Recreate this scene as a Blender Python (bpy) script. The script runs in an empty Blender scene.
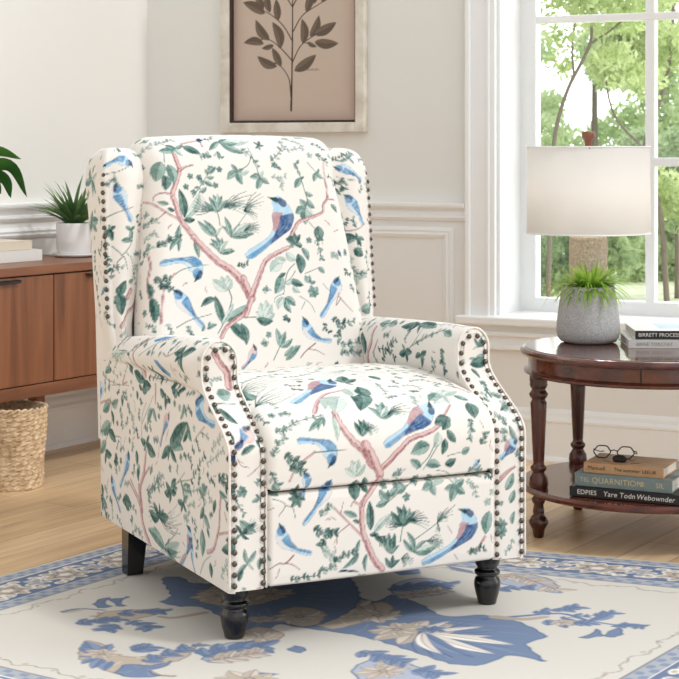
import bpy, bmesh, math, random
import numpy as np
from mathutils import Vector
random.seed(7); rng = np.random.default_rng(11)
COL = bpy.context.scene.collection
PI = math.pi

# ------------------------------------------------------------------ helpers
def link(o, parent=None):
    COL.objects.link(o)
    if parent is not None: o.parent = parent
    return o
def tag(o, label, cat, group=None, kind=None):
    o['label'] = label; o['category'] = cat
    if group: o['group'] = group
    if kind: o['kind'] = kind
    return o
def thing(name, label, cat, loc=(0, 0, 0), rz=0.0, group=None):
    o = bpy.data.objects.new(name, None); o.empty_display_size = .1
    o.location = loc; o.rotation_euler = (0, 0, rz)
    link(o); return tag(o, label, cat, group)
def mesh_obj(name, verts, faces, m, parent=None, smooth=True, loc=None, rz=None):
    me = bpy.data.meshes.new(name)
    me.from_pydata([tuple(v) for v in verts], [], [tuple(f) for f in faces])
    if smooth: me.shade_smooth()
    me.materials.append(m); me.update()
    o = bpy.data.objects.new(name, me)
    if loc is not None: o.location = loc
    if rz is not None: o.rotation_euler = (0, 0, rz)
    return link(o, parent)
class MB:
    """collects the shapes of ONE part, then links them as one mesh"""
    def __init__(s): s.v = []; s.f = []
    def add(s, v, f):
        n = len(s.v); s.v += [tuple(p) for p in v]; s.f += [tuple(i + n for i in q) for q in f]; return s
    def box(s, x0, x1, y0, y1, z0, z1, bev=0.0, seg=2, M=None):
        bm = bmesh.new(); bmesh.ops.create_cube(bm, size=1)
        for v in bm.verts:
            v.co = Vector(((x0 + x1) / 2 + v.co.x * (x1 - x0), (y0 + y1) / 2 + v.co.y * (y1 - y0), (z0 + z1) / 2 + v.co.z * (z1 - z0)))
        if bev: bmesh.ops.bevel(bm, geom=bm.edges[:], offset=bev, segments=seg, affect='EDGES', profile=.5)
        bm.verts.index_update()
        vs = [v.co.copy() for v in bm.verts]
        if M is not None: vs = [M(v) for v in vs]
        s.add(vs, [[v.index for v in f.verts] for f in bm.faces]); bm.free(); return s
    def lathe(s, prof, n=40, c=(0, 0, 0), sx=1, sy=1, cap=True):
        v = []; f = []; m = len(prof)
        for r, z in prof:
            for k in range(n):
                a = 2 * PI * k / n; v.append((c[0] + r * sx * math.cos(a), c[1] + r * sy * math.sin(a), c[2] + z))
        for i in range(m - 1):
            for k in range(n):
                a, b = i * n + k, i * n + (k + 1) % n
                f.append((a, b, b + n, a + n))
        if cap:
            f.append(tuple(range(n - 1, -1, -1))); f.append(tuple((m - 1) * n + k for k in range(n)))
        return s.add(v, f)
    def tube(s, pts, r, n=8, closed=False):
        P = [Vector(p) for p in pts]; m = len(P)
        rr = r if isinstance(r, (list, tuple)) else [r] * m
        v = []; f = []; up = None
        for i in range(m):
            a = P[(i - 1) % m] if (closed or i > 0) else P[i]; b = P[(i + 1) % m] if (closed or i < m - 1) else P[i]
            t = (b - a).normalized()
            if up is None: up = t.orthogonal().normalized()
            up = (up - t * up.dot(t)).normalized(); q = t.cross(up)
            for k in range(n):
                an = 2 * PI * k / n; v.append(P[i] + (up * math.cos(an) + q * math.sin(an)) * rr[i])
        for i in range(m if closed else m - 1):
            for k in range(n):
                j = (i + 1) % m
                f.append((i * n + k, i * n + (k + 1) % n, j * n + (k + 1) % n, j * n + k))
        if not closed:
            f.append(tuple(range(n - 1, -1, -1))); f.append(tuple((m - 1) * n + k for k in range(n)))
        return s.add(v, f)
    def build(s, name, m, parent=None, smooth=False, loc=None, rz=None):
        o = mesh_obj(name, s.v, s.f, m, parent, smooth, loc, rz)
        return o
def spline(pts, n=8):
    P = [np.array(p, float) for p in pts]
    if len(P) < 3: return [P[0] + (P[-1] - P[0]) * k / n for k in range(n + 1)]
    P = [2 * P[0] - P[1]] + P + [2 * P[-1] - P[-2]]; out = []
    for i in range(1, len(P) - 2):
        a, b, c, d = P[i - 1:i + 3]
        for k in range(n):
            t = k / n
            out.append(.5 * (2 * b + (c - a) * t + (2 * a - 5 * b + 4 * c - d) * t * t + (3 * b - a - 3 * c + d) * t ** 3))
    out.append(P[-2]); return out

# ------------------------------------------------------------------ materials
def newmat(name):
    m = bpy.data.materials.new(name); m.use_nodes = True
    nt = m.node_tree; b = nt.nodes['Principled BSDF']; return m, nt, b
def lin(c): return tuple((x / 12.92 if x <= .04045 else ((x + .055) / 1.055) ** 2.4) for x in c[:3]) + (1,)
def mat(name, col, rough=.5, bump=0, bscale=200, var=0, vscale=8, metal=0, spec=.5, coat=0):
    m, nt, b = newmat(name); c = lin(col)
    b.inputs['Base Color'].default_value = c; b.inputs['Roughness'].default_value = rough; b.inputs['Metallic'].default_value = metal
    b.inputs['Specular IOR Level'].default_value = spec; b.inputs['Coat Weight'].default_value = coat; b.inputs['Coat Roughness'].default_value = .12
    tc = nt.nodes.new('ShaderNodeTexCoord')
    if var:
        n = nt.nodes.new('ShaderNodeTexNoise'); n.inputs['Scale'].default_value = vscale; n.inputs['Detail'].default_value = 4
        nt.links.new(tc.outputs['Object'], n.inputs['Vector'])
        r = nt.nodes.new('ShaderNodeValToRGB'); e = r.color_ramp.elements
        e[0].position = .3; e[1].position = .7
        e[0].color = tuple(x * (1 - var) for x in c[:3]) + (1,); e[1].color = tuple(min(1, x * (1 + var)) for x in c[:3]) + (1,)
        nt.links.new(n.outputs['Fac'], r.inputs['Fac']); nt.links.new(r.outputs['Color'], b.inputs['Base Color'])
    if bump:
        n2 = nt.nodes.new('ShaderNodeTexNoise'); n2.inputs['Scale'].default_value = bscale
        nt.links.new(tc.outputs['Object'], n2.inputs['Vector'])
        bp = nt.nodes.new('ShaderNodeBump'); bp.inputs['Strength'].default_value = bump; bp.inputs['Distance'].default_value = .002
        nt.links.new(n2.outputs['Fac'], bp.inputs['Height']); nt.links.new(bp.outputs['Normal'], b.inputs['Normal'])
    return m
def wood(name, c0, c1, rough=.35, scale=(3, 30, 30), rot=(0, 0, 0), coat=0, det=6):
    m, nt, b = newmat(name); tc = nt.nodes.new('ShaderNodeTexCoord'); mp = nt.nodes.new('ShaderNodeMapping')
    mp.inputs['Scale'].default_value = scale; mp.inputs['Rotation'].default_value = rot
    nt.links.new(tc.outputs['Object'], mp.inputs['Vector'])
    n = nt.nodes.new('ShaderNodeTexNoise'); n.inputs['Scale'].default_value = 1; n.inputs['Detail'].default_value = det; n.inputs['Distortion'].default_value = .6
    nt.links.new(mp.outputs['Vector'], n.inputs['Vector'])
    r = nt.nodes.new('ShaderNodeValToRGB'); e = r.color_ramp.elements; e[0].position = .3; e[1].position = .72
    e[0].color = lin(c0); e[1].color = lin(c1)
    nt.links.new(n.outputs['Fac'], r.inputs['Fac']); nt.links.new(r.outputs['Color'], b.inputs['Base Color'])
    b.inputs['Roughness'].default_value = rough; b.inputs['Coat Weight'].default_value = coat; b.inputs['Coat Roughness'].default_value = .08
    return m
def attr_mat(name, rough=.8, bump=.15, bscale=700, spec=.25, sheen=0.0):
    m, nt, b = newmat(name)
    a = nt.nodes.new('ShaderNodeAttribute'); a.attribute_name = 'print'
    nt.links.new(a.outputs['Color'], b.inputs['Base Color'])
    b.inputs['Roughness'].default_value = rough; b.inputs['Specular IOR Level'].default_value = spec; b.inputs['Sheen Weight'].default_value = sheen
    tc = nt.nodes.new('ShaderNodeTexCoord'); n2 = nt.nodes.new('ShaderNodeTexNoise'); n2.inputs['Scale'].default_value = bscale
    nt.links.new(tc.outputs['Object'], n2.inputs['Vector'])
    bp = nt.nodes.new('ShaderNodeBump'); bp.inputs['Strength'].default_value = bump; bp.inputs['Distance'].default_value = .001
    nt.links.new(n2.outputs['Fac'], bp.inputs['Height']); nt.links.new(bp.outputs['Normal'], b.inputs['Normal'])
    return m

# ------------------------------------------------------------------ printed patterns (drawn in millimetres of cloth)
CREAM = (.912, .893, .868)
PALC = {'cream': CREAM, 'pink': (.75, .59, .59), 'pinkl': (.87, .77, .755), 'pinkd': (.45, .32, .34), 'blue': (.47, .63, .76), 'bluel': (.72, .83, .90),
        'navy': (.27, .33, .44), 'ink': (.24, .33, .33), 'rb': (.46, .525, .635), 'rbl': (.67, .70, .76), 'rt': (.73, .68, .62), 'rc': (.815, .80, .77), 'rtd': (.55, .49, .44)}
TONE = {0: ((.82, .86, .83), (.69, .75, .72), (.40, .47, .46)), 1: ((.63, .72, .69), (.45, .56, .53), (.22, .30, .30)), 2: ((.47, .58, .55), (.31, .42, .40), (.14, .21, .22)),
        3: ((.35, .45, .60), (.22, .28, .40), (.12, .15, .2)), 5: ((.82, .78, .73), (.72, .67, .61), (.45, .42, .44)), 6: ((.52, .58, .69), (.43, .50, .62), (.34, .41, .53)),
        7: ((.93, .91, .88), (.86, .83, .79), (.52, .50, .52)), 8: ((.47, .415, .365), (.41, .355, .31), (.26, .21, .18))}
class Canvas:
    def __init__(s, u0, u1, v0, v1, mm=1.0, base=CREAM):
        s.u0, s.v0, s.mm = u0, v0, mm; s.w = int((u1 - u0) / mm) + 1; s.h = int((v1 - v0) / mm) + 1
        s.im = np.ones((s.h, s.w, 3), np.float32) * np.array(base, np.float32); s.soft = mm
        s.lw = 1.35
    def win(s, P, pad):
        a = P.min(0) - pad; b = P.max(0) + pad
        i0 = max(0, int((a[0] - s.u0) / s.mm)); i1 = min(s.w, int((b[0] - s.u0) / s.mm) + 2)
        j0 = max(0, int((a[1] - s.v0) / s.mm)); j1 = min(s.h, int((b[1] - s.v0) / s.mm) + 2)
        if i1 <= i0 or j1 <= j0: return None
        U, V = np.meshgrid(s.u0 + np.arange(i0, i1) * s.mm, s.v0 + np.arange(j0, j1) * s.mm)
        return (slice(j0, j1), slice(i0, i1)), U, V
    def put(s, sl, cov, col):
        c = np.array(PALC[col] if isinstance(col, str) else col, np.float32); k = cov[..., None].astype(np.float32)
        s.im[sl] = s.im[sl] * (1 - k) + c * k
    def chain(s, pts, w0, w1, col, al=1.0):
        P = np.array(pts, float)
        q = s.win(P, max(w0, w1) + 2)
        if q is None: return
        sl, U, V = q; D = np.full(U.shape, 1e9); n = len(P) - 1
        for i in range(n):
            a, b = P[i], P[i + 1]; d = b - a; L = d @ d + 1e-9
            t = np.clip(((U - a[0]) * d[0] + (V - a[1]) * d[1]) / L, 0, 1)
            r = (w0 + (w1 - w0) * (i + t) / n) / 2
            D = np.minimum(D, np.hypot(U - a[0] - t * d[0], V - a[1] - t * d[1]) - r)
        s.put(sl, np.clip(.5 - D / s.soft, 0, 1) * al, col)
    def poly(s, pts, col, al=1.0, grow=0):
        P = np.array(pts, float); q = s.win(P, 2 + grow)
        if q is None: return
        sl, U, V = q; D = np.full(U.shape, 1e9); ins = np.zeros(U.shape, bool); n = len(P)
        for i in range(n):
            a, b = P[i], P[(i + 1) % n]; d = b - a; L = d @ d + 1e-9
            t = np.clip(((U - a[0]) * d[0] + (V - a[1]) * d[1]) / L, 0, 1)
            D = np.minimum(D, np.hypot(U - a[0] - t * d[0], V - a[1] - t * d[1]))
            if abs(d[1]) > 1e-9:
                c = ((a[1] > V) != (b[1] > V)) & (U < a[0] + d[0] * (V - a[1]) / d[1]); ins ^= c
        D = np.where(ins, -D, D) - grow
        s.put(sl, np.clip(.5 - D / s.soft, 0, 1) * al, col)
    def leaf(s, a, b, w, t, bend=0):
        a, b = np.array(a, float), np.array(b, float); d = b - a; L = np.hypot(*d)
        if L < 1.5: return
        nrm = np.array([-d[1], d[0]]) / L; bd = bend or (((int(abs(a[0] * 7 + b[1] * 3)) % 5) - 2) * .05)
        T = np.linspace(0, 1, 10); ax = a + T[:, None] * d + nrm * (bd * L * np.sin(PI * T))[:, None]
        W = (w * L / 2) * np.sin(PI * T ** .85) ** .8; W[-1] = 0
        l, r = ax + nrm * W[:, None], ax - nrm * W[:, None]
        hi, lo, ink = TONE[t]
        full = np.vstack([l, r[::-1]])
        s.poly(full, ink, .8, .35 * s.lw); s.poly(full, hi)
        s.poly(np.vstack([ax, r[::-1]]), lo, .85)
        s.chain(ax, .9 * s.lw, .5 * s.lw, ink, .7)
        if L > 22 and t < 5:
            for k in (2, 4, 6): s.chain([ax[k], ax[k + 1] * .4 + l[k + 1] * .6], .6, .5, ink, .35); s.chain([ax[k], ax[k + 1] * .4 + r[k + 1] * .6], .6, .5, ink, .35)
    def flower(s, c, r, n, t):
        c = np.array(c, float); o = (c[0] * .37 + c[1] * .11) % 1
        hi, lo, ink = TONE[t]
        for k in range(n):
            a = 2 * PI * (k / n + o); s.leaf(c, c + r * (1 + .15 * math.sin(5 * k)) * np.array([math.cos(a), math.sin(a)]), .75 if n < 7 else .5, t)
        s.chain([c, c + .01], r * .35, r * .35, ink, .7); s.chain([c, c + .01], r * .22, r * .22, lo)
    def bird(s, hd, bo, tl, w, sch, sd):
        hd, bo, tl = (np.array(x, float) for x in (hd, bo, tl))
        T = np.linspace(0, 1, 21); c1 = bo * 2 - (hd + tl) / 2
        ax = ((1 - T) ** 2)[:, None] * tl + (2 * T * (1 - T))[:, None] * c1 + (T ** 2)[:, None] * hd
        L = np.hypot(*np.diff(ax, axis=0).T).sum(); d = np.gradient(ax, axis=0); d /= np.hypot(d[:, 0], d[:, 1])[:, None]
        n = np.stack([-d[:, 1], d[:, 0]], 1) * sd
        W = np.interp(T, [0, .05, .3, .42, .55, .7, .82, .9, .97, 1], [.10, .17, .12, .20, .38, .44, .37, .27, .24, .10]) * w * L
        l, r = ax + n * W[:, None], ax - n * W[:, None]
        body = {0: 'bluel', 1: 'bluel', 2: 'pinkl', 3: 'bluel'}[sch]; belly = {0: (.80, .86, .90), 1: (.88, .86, .85), 2: 'pinkl', 3: 'pink'}[sch]
        wing = {0: 'blue', 1: 'blue', 2: 'blue', 3: (.37, .46, .60)}[sch]
        full = np.vstack([l, r[::-1]]); s.poly(full, 'navy', .7, .5); s.poly(full, body)
        k = 8; s.poly(np.vstack([ax[k:17], l[k:17][::-1]]), belly, .9)
        s.poly(np.vstack([ax[:8], r[:8][::-1]]), 'blue', .8)
        s.chain(ax[:8], .9, .9, 'navy', .6); s.chain(ax[1:8] - n[1:8] * W[1:8, None] * .5, .8, .8, 'navy', .5)
        wg = np.vstack([ax[5:6] - n[5:6] * W[5:6, None] * 1.1, (ax - n * W[:, None] * 1.05)[6:16], (ax + n * W[:, None] * .25)[8:15][::-1]])
        s.poly(wg, wing); s.poly(wg[:6], 'navy', .6)
        for q in (.1, .45, .8): s.chain((ax - n * W[:, None] * q)[6:13], .9, .7, 'navy', .6)
        for q in (.3, .65): s.chain((ax - n * W[:, None] * q)[8:14], .8, .6, 'bluel', .8)
        hr = W[18] * 1.05; s.chain([ax[18], ax[19]], hr * 2, hr * 1.8, 'blue' if sch < 2 else body)
        s.chain([ax[19] - n[19] * hr * .4, ax[18] - n[18] * hr * .6], hr * .9, hr, 'navy', .75)
        s.chain([ax[20], ax[20] + d[20] * hr * 1.0 + n[20] * hr * .7], hr * .7, .3, 'ink'); s.chain([ax[19] + n[19] * hr * .3] * 2, 1.6, 1.6, (.1, .1, .12))
    def draw(s, m):
        k = m[0]
        if k == 'B':
            P = np.array(spline(m[1], 6)); w0, w1 = m[2], m[3]; d = np.gradient(P, axis=0); n = np.stack([-d[:, 1], d[:, 0]], 1) / (np.hypot(d[:, 0], d[:, 1])[:, None] + 1e-9)
            wv = np.linspace(w0, w1, len(P))[:, None]; P = P + n * wv * .06 * np.sin(np.arange(len(P)) * 1.9)[:, None]
            s.chain(P, w0 + 1.4, w1 + 1.2, 'pinkd', .75); s.chain(P, w0, w1, 'pink'); s.chain(P + n * wv * .18, w0 * .5, w1 * .5, 'pinkl', .9)
            if w0 > 4.5 or w1 > 4.5:
                for i in range(1, len(P) - 3, 2):
                    o = n[i] * wv[i] * random.uniform(-.45, .05); s.chain([P[i] + o, (P[i + 1] + P[i + 2]) / 2 + o * .8], wv[i][0] * .2, .5, 'pinkd', .7)
        elif k == 'T': s.chain(spline(m[1], 6), m[2], m[3], [(.38, .47, .44), (.55, .42, .42), (.40, .48, .62), (.70, .65, .60)][m[4]])
        elif k == 'L': s.leaf(*m[1:6])
        elif k == 'S':
            P = np.array(spline(m[1], 8)); sz, t, cnt = m[2:5]
            if sz < 1: return
            s.chain(P, 1.5 * s.lw, 1. * s.lw, TONE[t][2], .8)
            for i in range(cnt + 1):
                j = min(len(P) - 2, int((i + .4) / (cnt + .6) * (len(P) - 1))); d = P[j + 1] - P[j]; a = math.atan2(d[1], d[0])
                for sg in (1, -1):
                    an = a + sg * (.9 + .3 * math.sin(i * 3.1)); q = sz * (.75 + .35 * math.sin(i * 2.3 + sg))
                    s.leaf(P[j], P[j] + q * np.array([math.cos(an), math.sin(an)]), .5, t if (i + sg) % 3 else max(0, t - 1) if t < 4 else t)
        elif k == 'K':
            c = np.array(m[1]); hi, lo, ink = TONE[m[3]]
            for e in m[2]:
                e = np.array(e); d = e - c; nn = np.array([-d[1], d[0]])
                for o in (-.13, -.04, .05, .14):
                    s.chain(spline([c, c + d * .5 + nn * (o + .06), e + nn * o * 1.6 - d * abs(o)], 5), 1.1 * s.lw, .8 * s.lw, ink if o > 0 else lo, .75)
        elif k == 'R': s.flower(m[1], m[2], m[3], m[4])
        elif k == 'D': s.bird(*m[1:7])
        elif k == 'P':
            P = np.array(m[1], float)
            if s.mm > 2 and len(P) > 4:                                   # woven shapes: soft, scalloped outlines
                n = len(P); Q = []
                for i in range(n):
                    a, b, c, d = P[i - 1], P[i], P[(i + 1) % n], P[(i + 2) % n]; L = np.hypot(*(c - b)); st = max(3, int(L / 14)); e = np.array([-(c - b)[1], (c - b)[0]]) / (L + 1e-6)
                    for q in range(st):
                        u = q / st; Q.append(.5 * (2 * b + (c - a) * u + (2 * a - 5 * b + 4 * c - d) * u * u + (3 * b - a - 3 * c + d) * u ** 3) + e * 6 * abs(math.sin(PI * (u * L / 46 + i * .4))))
                P = np.array(Q)
                if m[2] in ('rb', 'rbl'): s.poly(P, (.34, .41, .53), 1, 3)
                elif m[2] == 'rt': s.poly(P, (.55, .50, .47), 1, 3)
            s.poly(P, m[2])
            if s.mm > 2 and len(m[1]) > 7:                                # tone-on-tone veins woven inside the larger shapes
                c = P.mean(0); tone = {'rb': (.55, .61, .70), 'rbl': (.50, .56, .67), 'rt': (.84, .81, .76)}.get(m[2], (.8, .8, .8))
                for i in range(0, len(P), 5):
                    a = c + (P[i] - c) * .45; s.chain(spline([a, c + (P[i] - c) * .68 + 6, c + (P[i] - c) * .9], 4), 4, 2.5, tone, .8)
    def fill(s, n, seed, gap=13, tones=(0, 1, 1, 2)):
        # small sprigs and hairline twigs wherever the cloth is still bare
        rd = random.Random(seed); B = np.array(CREAM, np.float32)
        for _ in range(n):
            u = rd.uniform(s.u0 + 20, s.u0 + s.w * s.mm - 20); v = rd.uniform(s.v0 + 20, s.v0 + s.h * s.mm - 20); j = int((v - s.v0) / s.mm); i = int((u - s.u0) / s.mm); g = int(gap / s.mm)
            if np.abs(s.im[j - g:j + g, i - g:i + g] - B).max() > .04: continue
            a = rd.uniform(0, 2 * PI); L = rd.uniform(14, 34); c = np.array([u, v]); d = np.array([math.cos(a), math.sin(a)]); e = np.array([-d[1], d[0]]) * L * rd.uniform(-.3, .3)
            P = [c - d * L / 2, c + e, c + d * L / 2]; k = rd.random()
            if k < .55: s.draw(['S', [list(p) for p in P], rd.uniform(7, 11), rd.choice(tones), rd.randint(3, 5)])
            elif k < .8: s.draw(['T', [list(p) for p in P], 1.3, .8, 1]); s.draw(['T', [list(c), list(c + (d + e / L) * L * .4)], 1.1, .7, 1])
            else: s.draw(['R', [u, v], rd.uniform(6, 9), 5, rd.choice((0, 1))])
    def mottle(s, seed, lo=.84, hi=1.05):
        r = np.random.default_rng(seed); N = np.zeros((s.h, s.w), np.float32)
        for st, wt in ((9, .6), (4, .4)):
            q = r.random((s.h // st + 3, s.w // st + 3)).astype(np.float32); y = np.arange(s.h) / st; x = np.arange(s.w) / st; j = y.astype(int); i = x.astype(int); fy = (y - j)[:, None]; fx = (x - i)[None, :]
            N += wt * ((q[j][:, i] * (1 - fx) + q[j][:, i + 1] * fx) * (1 - fy) + (q[j + 1][:, i] * (1 - fx) + q[j + 1][:, i + 1] * fx) * fy)
        B = np.array(CREAM, np.float32); s.im = B + (s.im - B) * (lo + (hi - lo + .25) * np.clip((N - .2) / .6, 0, 1))[..., None]; s.im = np.clip(s.im, .03, 1)
    def sample(s, uv):
        x = np.clip((uv[:, 0] * 1000 - s.u0) / s.mm, 0, s.w - 1.001); y = np.clip((uv[:, 1] * 1000 - s.v0) / s.mm, 0, s.h - 1.001)
        i, j = x.astype(int), y.astype(int); fx, fy = (x - i)[:, None], (y - j)[:, None]; I = s.im
        c = (I[j, i] * (1 - fx) + I[j, i + 1] * fx) * (1 - fy) + (I[j + 1, i] * (1 - fx) + I[j + 1, i + 1] * fx) * fy
        return np.where(c <= .04045, c / 12.92, ((c + .055) / 1.055) ** 2.4)
def grid_obj(name, P, m, parent=None, uv=None, canvas=None, flip=False, closed_u=False):
    """P: (rows, cols, 3) sheet of points -> one mesh; its print is sampled from the cloth canvas"""
    n, k = P.shape[:2]; V = P.reshape(-1, 3)
    idx = np.arange(n * k).reshape(n, k)
    if closed_u: idx = np.hstack([idx, idx[:, :1]])
    a, b, c, d = idx[:-1, :-1], idx[:-1, 1:], idx[1:, 1:], idx[1:, :-1]
    F = np.stack([a, d, c, b] if flip else [a, b, c, d], -1).reshape(-1, 4)
    me = bpy.data.meshes.new(name); me.vertices.add(len(V)); me.vertices.foreach_set('co', V.astype(np.float32).ravel())
    me.loops.add(F.size); me.loops.foreach_set('vertex_index', F.astype(np.int32).ravel())
    me.polygons.add(len(F)); me.polygons.foreach_set('loop_start', np.arange(0, F.size, 4, dtype=np.int32))
    me.update(calc_edges=True); me.validate(); me.shade_smooth(); me.materials.append(m)
    if canvas is not None:
        at = me.attributes.new('print', 'FLOAT_COLOR', 'POINT'); c = np.ones((len(V), 4), np.float32); c[:, :3] = canvas.sample(uv.reshape(-1, 2))
        at.data.foreach_set('color', c.ravel())
    return link(bpy.data.objects.new(name, me), parent)
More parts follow.
